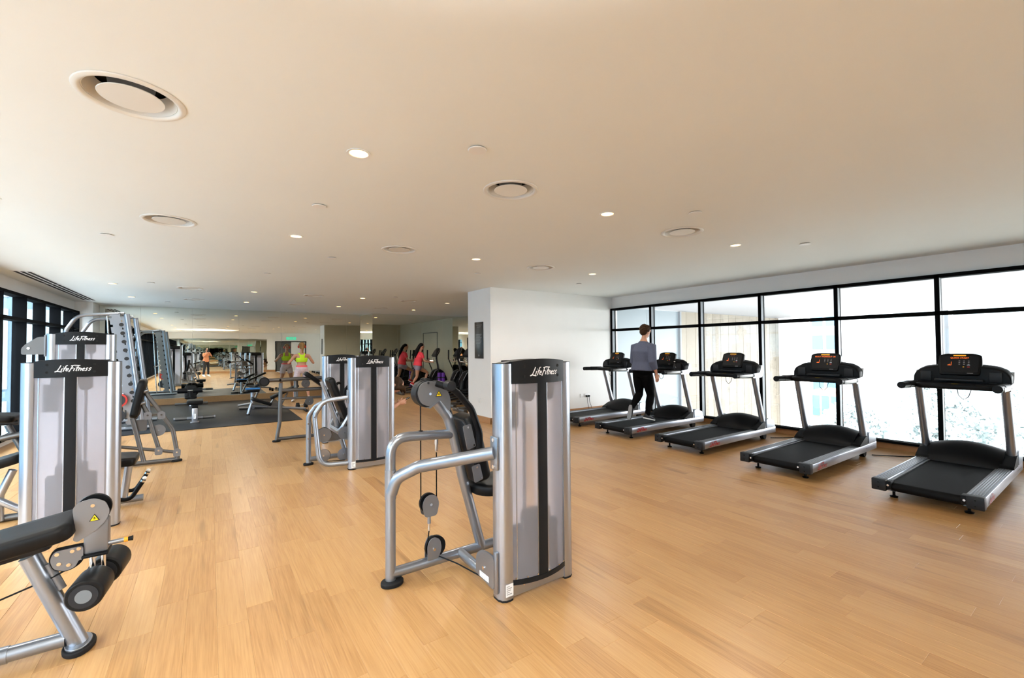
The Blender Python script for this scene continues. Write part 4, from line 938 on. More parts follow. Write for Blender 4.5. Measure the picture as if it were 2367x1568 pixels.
# --- rack (leaning guided-bar rack on the mat)
K = thing('smith_rack', 'tall leaning barbell rack with notched plates and curved top tubes, by the left windows', 'gym rack', (-1.7, 11.9, 0))
for yy in (11.30, 12.55):
    rod('top_tube', [(-2.20, yy, .05), (-2.18, yy, 1.95), (-2.03, yy, 2.235), (-1.37, yy, 2.30)], .032, 'silver', K, 14, .22)
    rod('leaning_post', [(-1.335, yy, 2.29), (-1.075, yy, .03)], .045, 'silver', K, 14, 0, .6)
    def E2(z, o): return (-1.50 + (2.25 - z) * .125 + o, z)
    left, right = [], []
    for k in range(13):
        z = .16 + k * .165; left += [E2(z, -.085), E2(z + .05, -.085), E2(z + .055, -.05), E2(z + .095, -.05), E2(z + .10, -.085)]
        right += [E2(z, .075), E2(z + .165, .075)]
    pl = obj('notched_plate', MB().plate([E2(2.27, -.06)] + left[::-1] + [E2(.13, -.07), E2(.13, .06)] + right + [E2(2.27, .06)], 'Y', yy - .05, .012), 'silver', K)
    for k in range(12):
        z = .26 + k * .165
        x_, z_ = E2(z, .075); obj('hook_liner', MB().plate(rpoly(circ(.036, 12, (x_, z_)), .001, 1), 'Y', yy - .058, .014), 'hook_black', pl)
    rod('guide_rail', [(-1.62, yy + .02, 2.26), (-1.50, yy + .02, .08)], .014, 'chrome', K)
    rod('floor_tube', [(-2.30, yy, .05), (-.95, yy, .05)], .035, 'silver', K)
rod('top_cross', [(-1.43, 11.25, 2.29), (-1.43, 12.6, 2.29)], .02, 'silver_dark', K); rod('rear_cross', [(-2.19, 11.3, 1.0), (-2.19, 12.55, 1.0)], .03, 'silver', K)
rod('floor_cross', [(-2.2, 11.3, .05), (-2.2, 12.55, .05)], .035, 'silver', K)
bb = rod('guided_bar', [(-1.55, 11.02, 1.02), (-1.55, 12.85, 1.02)], .014, 'chrome', K)
for yy in (11.10, 12.75): obj('bar_sleeve', MB().cyl((-1.55, yy - .08, 1.02), (-1.55, yy + .08, 1.02), .025), 'chrome', bb)
for k, (x, y, z, c) in enumerate(((-2.05, 11.18, .40, 'red_plastic'), (-2.05, 11.18, .75, 'weight_iron'), (-1.45, 11.16, .32, 'weight_iron'), (-1.42, 11.16, .62, 'red_plastic'))):
    o = thing('weight_plate', ['red rimmed weight plate low on the rear peg of the rack', 'black weight plate high on the rear peg of the rack', 'black weight plate low on the front of the rack', 'red rimmed weight plate on the front of the rack'][k], 'weight', (x, y, z), 'weight plates on the rack')
    obj('plate_disc', MB().disc((x, y, z), 'Y', .13, .03, 28), c, o); obj('plate_hub', MB().disc((x, y - .017, z), 'Y', .045, .012, 20), 'chrome', o); obj('plate_face', MB().disc((x, y - .004, z), 'Y', .10, .03, 28), 'weight_iron', o)

# --- benches on the mat
def flat_bench(name, label, x, y):
    t = thing(name, label, 'bench', (x, y, 0))
    obj('seat_pad', MB().cushion(rrect(.29, .55, .04, 5), (x, y + .15, .40), (1, 0, 0), (0, 1, 0), (0, 0, 1), .085, .02), 'black_vinyl', t)
    obj('front_post', MB().box(x - .05, x + .05, y - .11, y - .02, .03, .33, .012), 'aluminium', t)
    sticker(t, (x - .02, y - .1105, .10), (1, 0, 0), (0, 0, 1), (0, -1, 0), .04, .11, 4)
    obj('post_collar', MB().box(x - .055, x + .055, y - .10, y + .0, .31, .40, .012), 'black_plastic', t)
    obj('post_foot', MB().cushion(rrect(.16, .14, .03, 4), (x, y - .08, .012), (1, 0, 0), (0, 1, 0), (0, 0, 1), .03, .008), 'silver_plate', t)
    rod('cross_tube', [(x - .37, y + .05, .10), (x + .37, y + .05, .10)], .034, 'silver', t)
    for s in (-1, 1): obj('tube_sleeve', MB().tube([(x + s * .14, y + .05, .10), (x + s * .34, y + .05, .10)], .038), 'silver_dark', t)
    rod('spine', [(x, y - .05, .30), (x, y + .62, .26)], .032, 'silver', t)
    rod('rear_leg', [(x, y + .60, .27), (x, y + .66, .03)], .03, 'silver', t)
    return t
flat_bench('workout_bench', 'flat bench with square black seat and silver post, nearest on the mat', -.25, 11.70)
T = thing('adjustable_bench', 'bench with upright black pad standing closest to the mirror', 'bench', (-.44, 15.6, 0))
obj('back_pad', MB().cushion(rrect(.28, .40, .07, 6), (-.43, 15.50, .37), (1, 0, 0), (0, .2, .98), (0, -.98, .2), .07, .02), 'black_vinyl', T)
rod('rear_cross', [(-.79, 15.55, .055), (-.03, 15.55, .055)], .032, 'silver_dark', T); rod('spine', [(-.42, 15.15, .20), (-.44, 15.56, .16)], .03, 'silver', T); rod('post', [(-.44, 15.56, .05), (-.44, 15.54, .22)], .03, 'silver', T)
obj('seat_pad', MB().cushion(rrect(.28, .30, .05, 5), (-.42, 15.28, .22), (1, 0, 0), (0, 1, 0), (0, 0, 1), .06, .02), 'black_vinyl', T); rod('front_leg', [(-.42, 15.16, .21), (-.42, 15.12, .02)], .03, 'silver', T)
for s in (-1, 1): obj('ankle_roller', MB().cyl((-.43 + s * .06, 15.06, .46), (-.43 + s * .28, 15.06, .46), .07), 'black_vinyl', T)
rod('roller_post', [(-.43, 15.2, .2), (-.43, 15.06, .46)], .022, 'silver_dark', T); rod('roller_axle', [(-.70, 15.06, .46), (-.16, 15.06, .46)], .014, 'chrome', T)
T = thing('decline_bench', 'long low decline bench with black pads at the right end of the mat', 'bench', (1.3, 12.2, 0))
rod('front_cross', [(.56, 12.2, .255), (.84, 12.2, .29)], .026, 'silver', T); rod('front_leg', [(.842, 12.2, .30), (.769, 12.2, .03)], .034, 'aluminium', T); rod('foot_tip', [(.769, 12.2, .04), (.768, 12.2, .018)], .038, 'rubber', T)
rod('main_beam', [(.85, 12.2, .225), (2.02, 12.2, .06)], .034, 'silver_plate', T); rod('rear_cross', [(2.02, 11.95, .036), (2.02, 12.45, .036)], .034, 'charcoal', T)
obj('lower_pad', MB().cushion(rrect(.46, .28, .05, 5), (1.03, 12.2, .285), (.92, 0, -.38), (0, 1, 0), (.38, 0, .92), .075, .022), 'black_vinyl', T)
obj('upper_pad', MB().cushion(rrect(.68, .28, .05, 5), (1.56, 12.2, .50), (.91, 0, .41), (0, 1, 0), (-.41, 0, .91), .065, .022), 'black_vinyl', T)
rod('pad_strut', [(1.45, 12.2, .16), (1.62, 12.2, .50)], .022, 'silver_dark', T); rod('pad_strut', [(1.20, 12.2, .18), (1.33, 12.2, .40)], .022, 'silver_dark', T)
obj('ladder_plate', MB().plate(rpoly([(1.15, .16), (1.50, .14), (1.44, .26), (1.22, .28)], .02), 'Y', 12.15, .012), 'silver_dark', T)
T = thing('padded_stool', 'small padded bench seat near the mirror carrying a blue towel', 'bench', (.96, 13.7, 0))
obj('seat_pad', MB().cushion(rrect(.32, .40, .05, 5), (.96, 13.7, .44), (1, 0, 0), (0, 1, 0), (0, 0, 1), .075, .02), 'black_vinyl', T); rod('post', [(.96, 13.7, .03), (.96, 13.7, .46)], .045, 'aluminium', T); rod('base_tube', [(.96, 13.4, .048), (.96, 14.1, .048)], .035, 'silver', T); rod('cross_tube', [(.65, 13.45, .048), (1.27, 13.45, .048)], .035, 'silver_dark', T)
obj('tilted_pad', MB().cushion(rrect(.34, .28, .05, 5), (1.20, 13.95, .62), (.88, 0, .47), (0, 1, 0), (-.47, 0, .88), .06, .02), 'black_vinyl', T); rod('pad_strut', [(.98, 13.9, .1), (1.2, 13.95, .62)], .025, 'silver_dark', T)
tw = MB(); R = []
for i in range(13):
    x = .80 + .33 * i / 12; R.append([(x, 13.52 + .34 * j / 10, .526 + .018 * noise.noise(V((x * 9, j * .5, 1)))+.010) for j in range(11)] + [(x, 13.86 - .34 * j / 10, .520) for j in range(11)])
tag(obj('towel', tw.rings(R), 'blue_towel', loc=(.96, 13.7, .53)), 'crumpled blue towel lying on the small bench near the mirror', 'towel')
def dumbbell(x, y, rz, label):
    t = thing('dumbbell', label, 'dumbbell', (x, y, 0), 'dumbbells on the floor by the mat'); c, s = math.cos(rz), math.sin(rz)
    rod('grip', [(x - .09 * c, y - .09 * s, .06), (x + .09 * c, y + .09 * s, .06)], .014, 'chrome', t)
    for k in (-1, 1): obj('head', MB().tube([(x + k * .07 * c, y + k * .07 * s, .06), (x + k * .14 * c, y + k * .14 * s, .06)], .058, 8), 'rubber', t)
dumbbell(2.05, 12.9, .3, 'black dumbbell beside the mat, nearer of two'); dumbbell(2.1, 13.2, .1, 'black dumbbell beside the mat, farther of two')
# ------------------------------------------------------------------ cardio machines in the alcove (local: x forward)
def make_cross_trainer():
    r = thing('cross_trainer', 'cross trainer', 'cross trainer', (0, 0, 0), 'black cross trainers in the alcove')
    obj('base_frame', MB().box(-.95, .95, -.06, .06, .03, .11, .01).box(-.95, -.85, -.3, .3, 0, .08, .01).box(.82, .92, -.3, .3, 0, .08, .01), 'silver_dark', r)
    prof = rpoly([(.15, .08), (.20, .50), (.34, .78), (.52, .86), (.70, .76), (.84, .50), (.88, .08)], .08)
    obj('drive_housing', MB().cushion(prof, (0, .14, 0), (1, 0, 0), (0, 0, 1), (0, -1, 0), .28, .05), 'black_plastic', r)
    for s in (-1, 1):
        obj('housing_trim', MB().tube([(.22, s * .142, .55), (.36, s * .146, .79), (.52, s * .146, .84)], .010, 8, .1), 'silver_plate', r)
        obj('flywheel_cover', MB().disc((.52, s * .15, .40), 'Y', .22, .03, 28), 'charcoal', r)
        obj('crank', MB().cyl((.52, s * .16, .40), (.52, s * .24, .40), .03), 'silver_dark', r)
        pr = obj('pedal_rail', MB().tube([(.72, s * .22, .40 + s * .10), (.10, s * .22, .26 + s * .02), (-.80, s * .22, .16)], .028, 10, .2), 'charcoal', r)
        obj('pedal', MB().box(-.36, .02, s * .20 - .075, s * .20 + .075, .235 - .01 * s, .265 - .01 * s, .012), 'black_plastic', pr)
        ar = obj('moving_arm', MB().tube([(.34, s * .27, .42), (.42 , s * .27, .80), (.28 - s * .05, s * .28, 1.22), (.30 - s * .06, s * .28, 1.52)], .019, 10, .2), 'charcoal', r)
        obj('arm_grip', MB().tube([(.285 - s * .05, s * .28, 1.20), (.30 - s * .06, s * .28, 1.53)], .024, 10), 'rubber', ar)
        obj('fixed_grip', MB().tube([(.40, s * .06, 1.12), (.26, s * .16, 1.14), (.24, s * .16, 1.24)], .016, 8, .05), 'chrome', r)
    obj('mast', MB().tube([(.56, 0, .80), (.47, 0, 1.20), (.46, 0, 1.32)], .040, 12, .1), 'silver_dark', r)
    a = math.radians(32); u = V((0, 1, 0)); v = V((math.sin(a), 0, math.cos(a))); n = V((-math.cos(a), 0, math.sin(a)))
    hd = obj('console', MB().cushion(rpoly([(-.20, -.16), (.20, -.16), (.19, .08), (.10, .19), (-.10, .19), (-.19, .08)], .05), V((.46, 0, 1.42)) - n * .03, u, v, n, .07, .02), 'black_plastic', r)
    obj('console_face', MB().prism(rrect(.26, .18, .02), V((.46, 0, 1.42)) + n * .0445, u, v, n, .002), 'charcoal', hd)
    obj('console_rim', MB().tube([V((.46, 0, 1.42)) + u * x + v * y + n * .02 for x, y in ((-.20, -.1), (-.19, .08), (-.10, .19), (.10, .19), (.19, .08), (.20, -.1))], .012, 8, .05), 'silver_dark', hd)
    return r
ct = make_cross_trainer()
CT = [(6.30, 14.57, 'under the runner in the coral shirt'), (6.60, 13.45, 'second from the mirror, right of the runner'), (6.45, 12.5, 'third from the mirror'), (6.40, 11.55, 'fourth from the mirror'), (6.20, 10.6, 'fifth from the mirror'), (6.00, 9.65, 'nearest the white pier')]
for k, (x, y, w) in enumerate(CT):
    t = ct if k == 0 else copy_tree(ct); t.location = (x, y, 0); t['label'] = 'black cross trainer ' + w
for k, (x, y) in enumerate(((6.62, 14.02), (6.74, 13.96))):
    t = thing('exercise_mat_roll', 'purple rolled exercise mat standing upright behind the runner, ' + ('left one' if k == 0 else 'right one'), 'mat roll', (x, y, 0), 'purple mat rolls')
    obj('roll', MB().lathe([(.058, 0), (.062, .01), (.062, .72), (.056, .73), (.03, .728)], (x, y, 0), 20), 'purple_foam', t)
    for z in (.2, .55): obj('strap', MB().lathe([(.0635, z), (.0635, z + .03), (.061, z + .03), (.061, z)], (x, y, 0), 20, close=True), 'hook_black', t)
# ------------------------------------------------------------------ people
def remesh(mb, name, m, parent, vox=0.012, smooth=4):
    me = bpy.data.meshes.new('tmp'); me.from_pydata([tuple(p) for p in mb.v], [], mb.f); me.validate()
    bm = bmesh.new(); bm.from_mesh(me); bmesh.ops.recalc_face_normals(bm, faces=bm.faces[:]); bm.to_mesh(me); bm.free()
    o = bpy.data.objects.new('tmp', me); COL.objects.link(o)
    md = o.modifiers.new('r', 'REMESH'); md.mode = 'VOXEL'; md.voxel_size = vox
    s = o.modifiers.new('s', 'SMOOTH'); s.factor = 0.5; s.iterations = smooth
    bpy.context.view_layer.update()
    me2 = bpy.data.meshes.new_from_object(o.evaluated_get(bpy.context.evaluated_depsgraph_get()))
    out = MB(); out.add([v.co.copy() for v in me2.vertices], [tuple(p.vertices) for p in me2.polygons])
    bpy.data.objects.remove(o); bpy.data.meshes.remove(me); bpy.data.meshes.remove(me2)
    if name is None: return out
    return obj(name, out, m, parent, 180)
def limb(mb, pts, rad, n=12):
    P = [V(p) for p in pts]; d0 = (P[0] - P[1]).normalized(); d1 = (P[-1] - P[-2]).normalized()
    P = [P[0] + d0 * rad[0] * .8] + P + [P[-1] + d1 * rad[-1] * .8]; R = [rad[0] * .35] + list(rad) + [rad[-1] * .35]
    return mb.tube(P, R, n)
def mixp(a, b, t): return V(a) * (1 - t) + V(b) * t
def torso_rings(mb, spine, lat, sizes, n=20):
    lat = V(lat).normalized(); P = [V(p) for p in spine]; R = []
    for i, p in enumerate(P):
        t = (P[min(i + 1, len(P) - 1)] - P[max(i - 1, 0)]).normalized(); l = (lat - t * lat.dot(t)).normalized(); f = t.cross(l)
        a, b = sizes[i]; R.append([p + l * (math.cos(2 * PI * k / n) * a) + f * (math.sin(2 * PI * k / n) * b) for k in range(n)])
    return mb.rings(R)
def hand(mb, wrist, d, nrm, side, curl=.5, s=1.0):
    """palm, four bent fingers of unequal length and a thumb on the side"""
    d = V(d).normalized(); nrm = V(nrm); nrm = (nrm - d * nrm.dot(d)).normalized(); lat = d.cross(nrm) * side; w = V(wrist)
    mb.rings([[w + d * t * s + lat * (math.cos(2 * PI * k / 10) * a * s) + nrm * (math.sin(2 * PI * k / 10) * b * s) for k in range(10)] for t, a, b in ((-.02, .022, .018), (.015, .028, .017), (.05, .040, .015), (.085, .041, .013), (.095, .036, .010))])
    for k, ln in enumerate((.070, .080, .074, .058)):
        o = w + d * .088 * s + lat * (.030 - .020 * k) * s; a = 0; pts = [o]
        for j, f in enumerate((.45, .32, .23)):
            a += curl * (.6 if j == 0 else .9); pts.append(pts[-1] + (d * math.cos(a) + nrm * math.sin(a)) * ln * f * s)
        limb(mb, pts, [.0088 * s, .0082 * s, .0076 * s, .0066 * s], 8)
    o = w + d * .025 * s + lat * .028 * s
    limb(mb, [o, o + (d * .6 + lat * .7 + nrm * .25).normalized() * .035 * s, o + (d * .9 + lat * .55 + nrm * .5).normalized() * .065 * s], [.012 * s, .010 * s, .008 * s], 8)
def shoe(parent, ankle, toe, m, sole='shoe_white'):
    a, t = V(ankle), V(toe); f = (t - a); dn = V((0, 0, -1)); fl = f.normalized()
    upv = (V((0, 0, 1)) - fl * fl.z).normalized() if abs(fl.z) < .9 else V((1, 0, 0))
    # foot axis: from heel to toe along the sole
    heel = a - fl * .02 - upv * .0; L = (t - heel).length; lat = fl.cross(upv)
    prof = ((-.055, .026, .030, .0), (-.03, .034, .045, .012), (.03, .036, .050, .018), (.10, .042, .036, .004), (.16, .046, .026, -.006), (.205, .036, .018, -.012), (.225, .016, .010, -.014))
    mb = MB().rings([[heel + fl * x * (L / .2) + lat * math.cos(2 * PI * k / 14) * w + upv * (math.sin(2 * PI * k / 14) * h + c) for k in range(14)] for x, w, h, c in prof])
    s = obj('shoe', mb, m, parent, 60)
    mb = MB().rings([[heel + fl * x * (L / .2) + lat * math.cos(2 * PI * k / 14) * w * 1.06 + upv * (c + (.012 if math.sin(2 * PI * k / 14) > 0 else -.008)) for k in range(14)] for x, w, h, c in ((-.06, .022, 0, -.028), (-.03, .036, 0, -.030), (.05, .038, 0, -.030), (.12, .046, 0, -.031), (.19, .043, 0, -.030), (.23, .018, 0, -.026))])
    obj('shoe_sole', mb, sole, s, 60)
def head(body, root, c, fd, skin, s=1.0):
    """adds the head to the body mesh; returns a frame and makes the face details"""
    c = V(c); f = V(fd).normalized(); lat = f.cross(V((0, 0, 1))).normalized(); up = lat.cross(f).normalized()
    M3 = Matrix((lat, f, up)).transposed()
    P = lambda x, y, z: c + (lat * x + f * y + up * z) * s
    body.ell(P(0, -.005, .025), (.076 * s, .096 * s, .098 * s), 18, 12, M3)
    body.ell(P(0, .022, -.045), (.058 * s, .068 * s, .070 * s), 16, 10, M3)
    body.ell(P(0, .090, -.018), (.013 * s, .018 * s, .026 * s), 10, 8, M3)
    body.ell(P(0, .060, -.095), (.026 * s, .024 * s, .020 * s), 10, 8, M3)
    for k in (-1, 1): body.ell(P(k * .078, -.008, -.012), (.010 * s, .022 * s, .032 * s), 10, 8, M3)
    def details(bo):
        for k in (-1, 1):
            obj('eye', MB().ell(P(k * .031, .083, .008), (.013 * s, .008 * s, .008 * s), 10, 6, M3), 'eye_dark', bo)
            obj('eyebrow', MB().ell(P(k * .031, .089, .032), (.019 * s, .006 * s, .004 * s), 8, 6, M3), 'hair_brown', bo)
        obj('mouth', MB().ell(P(0, .086, -.064), (.024 * s, .008 * s, .008 * s), 10, 6, M3), 'lips', bo)
    return P, M3, details
def body_mesh(J, lat, g=1.0, skin_arm=True):
    """one continuous figure from its joints"""
    mb = MB(); p, w, ch, sh, nk = (V(J[k]) for k in ('pelvis', 'waist', 'chest', 'shc', 'neck'))
    dn = (p - w).normalized()
    torso_rings(mb, [p + dn * .12, p + dn * .06, p, mixp(p, w, .55), w, mixp(w, ch, .6), ch, sh - (sh - ch) * .15, sh + (nk - sh) * .4, nk], lat,
                [(.10 * g, .075 * g), (.155 * g, .105 * g), (.172 * g, .118 * g), (.150 * g, .108 * g), (.122 * g, .092 * g), (.140 * g, .104 * g), (.158 * g, .112 * g), (.150 * g, .085 * g), (.080 * g, .060 * g), (.052 * g, .055 * g)])
    limb(mb, [sh, nk, mixp(nk, J['head'], .6)], [.055, .050, .050])
    for s in 'LR':
        hp, kn, an = V(J['hip' + s]), V(J['knee' + s]), V(J['ank' + s])
        limb(mb, [hp, mixp(hp, kn, .35), mixp(hp, kn, .8), kn, mixp(kn, an, .3), mixp(kn, an, .7), an], [.088 * g, .083 * g, .060 * g, .054 * g, .055 * g, .040 * g, .032])
        so, el, wr = V(J['sho' + s]), V(J['elb' + s]), V(J['wri' + s])
        limb(mb, [mixp(so, sh, .35), so, mixp(so, el, .4), mixp(so, el, .85), el, mixp(el, wr, .3), mixp(el, wr, .8), wr], [.05 * g, .052 * g, .045 * g, .037 * g, .036 * g, .037 * g, .028, .024])
    return mb
def feet_bare(mb, J):
    for s in 'LR': limb(mb, [J['ank' + s], mixp(J['ank' + s], J['toe' + s], .9)], [.032, .024])
def person(name, label, J, lat, fd, skin, hands, g=1.0, vox=.012, headscale=1.0):
    root = thing('person', label, 'person', (J['pelvis'][0], J['pelvis'][1], J.get('ground', 0)))
    mb = body_mesh(J, lat, g); feet_bare(mb, J)
    P, M3, det = head(mb, root, J['head'], fd, skin, headscale)
    m2 = remesh(mb, None, None, None, vox, 3)
    for s, (d, nrm, curl) in hands.items(): hand(m2, J['wri' + s], d, nrm, -1 if s == 'L' else 1, curl)
    bo = obj('body', m2, skin, root, 180); det(bo)
    return root, P, M3
def garment_torso(J, lat, k0, k1, ext, g=1.0, sleeve=0.0, srad=.06, loose=0.0, tgt=None):
    mb = tgt or MB(); p, w, ch, sh, nk = (V(J[k]) for k in ('pelvis', 'waist', 'chest', 'shc', 'neck'))
    dn = (p - w).normalized()
    st = [(p + dn * .10, .165, .115), (p, .176, .122), (mixp(p, w, .55), .155, .112), (w, .128, .098), (mixp(w, ch, .6), .146, .110), (ch, .164, .118), (sh - (sh - ch) * .15, .135, .092), (sh + (nk - sh) * .25, .082, .070), (sh + (nk - sh) * .6, .060, .062)]
    st = st[k0:k1]
    torso_rings(mb, [s[0] for s in st], lat, [((s[1] * g + ext + (loose if i < len(st) - 3 else 0)), (s[2] * g + ext + (loose if i < len(st) - 3 else 0))) for i, s in enumerate(st)], 24)
    if sleeve > 0:
        for s in 'LR':
            so, el, wr = V(J['sho' + s]), V(J['elb' + s]), V(J['wri' + s])
            pts = [mixp(so, sh, .4), so, mixp(so, el, min(1, sleeve) * .5), mixp(so, el, min(1, sleeve))]
            rad = [.058 * g, srad * g + ext * .3, srad * .94 * g, srad * .90 * g]
            if sleeve > 1: pts += [mixp(el, wr, sleeve - 1)]; rad += [srad * .72]
            mb.tube(pts, rad, 14)
    return mb
def garment_legs(J, lat, frac, ext, g=1.0, top=2):
    mb = MB(); p, w = V(J['pelvis']), V(J['waist']); dn = (p - w).normalized()
    torso_rings(mb, [p + dn * .12, p + dn * .06, p, mixp(p, w, .5), mixp(p, w, .5 + .25 * top / 2)], lat, [(.11 * g + ext, .08 * g + ext), (.162 * g + ext, .11 * g + ext), (.176 * g + ext, .121 * g + ext), (.155 * g + ext, .111 * g + ext), (.138 * g + ext, .102 * g + ext)])
    for s in 'LR':
        hp, kn, an = V(J['hip' + s]), V(J['knee' + s]), V(J['ank' + s])
        if frac <= 1:
            mb.tube([hp, mixp(hp, kn, frac * .5), mixp(hp, kn, frac)], [.090 * g + ext, .087 * g + ext, .083 * g + ext], 16)
        else:
            mb.tube([hp, mixp(hp, kn, .35), mixp(hp, kn, .8), kn, mixp(kn, an, .3), mixp(kn, an, .7), mixp(kn, an, min(1, frac - 1))], [.089 * g + ext, .085 * g + ext, .062 * g + ext, .056 * g + ext, .057 * g + ext, .044 + ext, .038 + ext], 16)
    return mb

# walker on the treadmill
J = dict(pelvis=(6.62, 5.29, 1.12), waist=(6.63, 5.29, 1.28), chest=(6.65, 5.29, 1.47), shc=(6.66, 5.29, 1.61), neck=(6.67, 5.29, 1.70), head=(6.72, 5.285, 1.855), ground=.177,
         hipR=(6.62, 5.20, 1.06), kneeR=(6.73, 5.20, .66), ankR=(6.62, 5.205, .275), toeR=(6.80, 5.20, .215), hipL=(6.62, 5.38, 1.06), kneeL=(6.64, 5.39, .68), ankL=(6.40, 5.385, .42), toeL=(6.36, 5.38, .255),
         shoR=(6.65, 5.10, 1.565), elbR=(6.58, 5.03, 1.29), wriR=(6.66, 5.01, 1.075), shoL=(6.65, 5.48, 1.565), elbL=(6.66, 5.53, 1.29), wriL=(6.80, 5.50, 1.10))
pr, P, M3 = person('walker', 'woman walking on the treadmill, slate long-sleeved top and black leggings, seen from behind', J, (0, 1, 0), (1, -.22, -.42), 'skin', {'R': ((.15, -.02, -1), (.3, 1, 0), .35), 'L': ((.7, -.1, -.6), (0, -.5, -1), .5)}, 1.12)
remesh(garment_torso(J, (0, 1, 0), 1, 9, .018, 1.12, 1.62, .072, .026), 'top', 'shirt_slate', pr, .012, 3)
remesh(garment_legs(J, (0, 1, 0), 1.94, .008, 1.16), 'leggings', 'leggings_black', pr, .012, 3)
hb = MB().ell(P(0, -.025, .040), (.088, .098, .086), 16, 12, M3); hb.ell(P(0, -.045, -.015), (.080, .072, .085), 16, 10, M3)
for k in range(60):
    a = k * 2.399; h = -.55 + 1.5 * (k / 60); q = math.sqrt(max(0, 1 - h * h)); x, y, z = math.cos(a) * q, math.sin(a) * q, h
    if y > .45 and z < .55: continue
    hb.ell(P(x * .088, -.028 + y * .094, .030 + z * .088), (.021, .021, .018), 8, 6, M3)
remesh(hb, 'hair', 'hair_brown', pr, .009, 1)
shoe(pr, J['ankR'], (6.80, 5.20, .232), 'shoe_black'); shoe(pr, J['ankL'], J['toeL'], 'shoe_black', 'print_grey')

# woman before the mirror
J = dict(pelvis=(2.30, 14.50, .985), waist=(2.30, 14.50, 1.13), chest=(2.30, 14.51, 1.29), shc=(2.30, 14.49, 1.42), neck=(2.30, 14.50, 1.50), head=(2.305, 14.53, 1.665),
         hipL=(2.20, 14.50, .93), kneeL=(2.13, 14.55, .51), ankL=(2.10, 14.48, .10), toeL=(2.08, 14.66, .035), hipR=(2.40, 14.50, .93), kneeR=(2.46, 14.55, .51), ankR=(2.50, 14.48, .10), toeR=(2.52, 14.66, .035),
         shoL=(2.115, 14.49, 1.385), elbL=(1.94, 14.50, 1.17), wriL=(2.06, 14.69, 1.31), shoR=(2.485, 14.49, 1.385), elbR=(2.63, 14.50, 1.16), wriR=(2.54, 14.69, 1.31))
pr, P, M3 = person('mirror_woman', 'woman facing the mirror in a neon yellow sports top, pale shorts and red headphones', J, (1, 0, 0), (0, 1, -.05), 'skin', {'L': ((.5, .4, .5), (0, -1, .5), 1.0), 'R': ((-.5, .4, .5), (0, -1, .5), 1.0)}, 1.0)
mb = garment_torso(J, (1, 0, 0), 4, 6, .010)
torso_rings(mb, [(2.30, 14.505, 1.19), (2.30, 14.51, 1.29), (2.30, 14.505, 1.335)], (1, 0, 0), [(.148, .112), (.172, .128), (.150, .118)], 24)
for s in (-1, 1):
    mb.tube([(2.30 + s * .10, 14.60, 1.31), (2.30 + s * .085, 14.57, 1.40), (2.30 + s * .075, 14.50, 1.475), (2.30 + s * .055, 14.43, 1.41), (2.30 + s * .03, 14.405, 1.32)], .030, 10, .05, .6)
mb.box(2.25, 2.35, 14.385, 14.42, 1.24, 1.42)
remesh(mb, 'sports_top', 'neon_top', pr, .010, 2)
remesh(garment_legs(J, (1, 0, 0), .50, .008, 1.0, 1), 'shorts', 'shorts_pale', pr, .011, 3)
obj('waistband', torso_rings(MB(), [(2.30, 14.50, 1.05), (2.30, 14.50, 1.095)], (1, 0, 0), [(.162, .122), (.152, .114)], 24), 'coral_band', pr)
hb = MB().ell(P(0, -.016, .046), (.088, .099, .088), 18, 12, M3); hb.ell(P(0, -.045, -.01), (.078, .068, .075), 16, 10, M3); hb.ell(P(0, -.095, .04), (.048, .042, .050), 12, 8, M3); limb(hb, [P(0, -.11, .04), P(0, -.14, -.06), P(0, -.125, -.20)], [.036, .036, .018])
hr = remesh(hb, 'hair', 'hair_blonde', pr, .011, 2)
hp = obj('headphones', MB().tube([P(.092 * math.cos(a), -.01, .01 + .118 * math.sin(a)) for a in [PI * k / 14 for k in range(15)]], .010, 8), 'hook_black', pr)
for s in (-1, 1): obj('ear_cup', MB().ell(P(s * .092, -.008, -.005), (.024, .036, .044), 12, 8, M3), 'red_plastic', hp)
shoe(pr, J['ankL'], J['toeL'], 'shoe_white'); shoe(pr, J['ankR'], J['toeR'], 'shoe_white')

# runner in the alcove
J = dict(pelvis=(6.04, 14.57, .975), waist=(6.06, 14.57, 1.11), chest=(6.10, 14.57, 1.28), shc=(6.13, 14.57, 1.42), neck=(6.15, 14.57, 1.49), head=(6.20, 14.57, 1.655), ground=.26,
         hipR=(6.02, 14.49, .93), kneeR=(5.98, 14.47, .60), ankR=(5.80, 14.46, .35), toeR=(5.93, 14.46, .275), hipL=(6.06, 14.65, .93), kneeL=(6.45, 14.66, .72), ankL=(6.34, 14.67, .36), toeL=(6.50, 14.67, .29),
         shoR=(6.12, 14.40, 1.385), elbR=(6.22, 14.36, 1.13), wriR=(6.44, 14.34, 1.10), shoL=(6.12, 14.74, 1.385), elbL=(6.20, 14.79, 1.13), wriL=(6.42, 14.80, 1.14))
pr, P, M3 = person('runner', 'woman exercising in a coral shirt and lilac shorts with long black hair', J, (0, 1, 0), (1, .15, -.1), 'skin', {'R': ((1, 0, .1), (0, .4, -.6), .9), 'L': ((1, 0, .1), (0, -.4, -.6), .9)}, .95)
remesh(garment_torso(J, (0, 1, 0), 1, 9, .016, .95, .55, .066, .02), 'shirt', 'coral_shirt', pr, .012, 3)
remesh(garment_legs(J, (0, 1, 0), .34, .016, .97, 1), 'shorts', 'shorts_lilac', pr, .012, 3)
hb = MB().ell(P(0, -.022, .040), (.084, .096, .084), 16, 12, M3); limb(hb, [P(0, -.08, .03), P(0, -.15, -.10), P(0, -.20, -.28), P(0, -.21, -.42)], [.06, .062, .055, .025])
remesh(hb, 'hair', 'hair_black', pr, .012, 2)
shoe(pr, J['ankR'], J['toeR'], 'shoe_red'); shoe(pr, J['ankL'], J['toeL'], 'shoe_red')

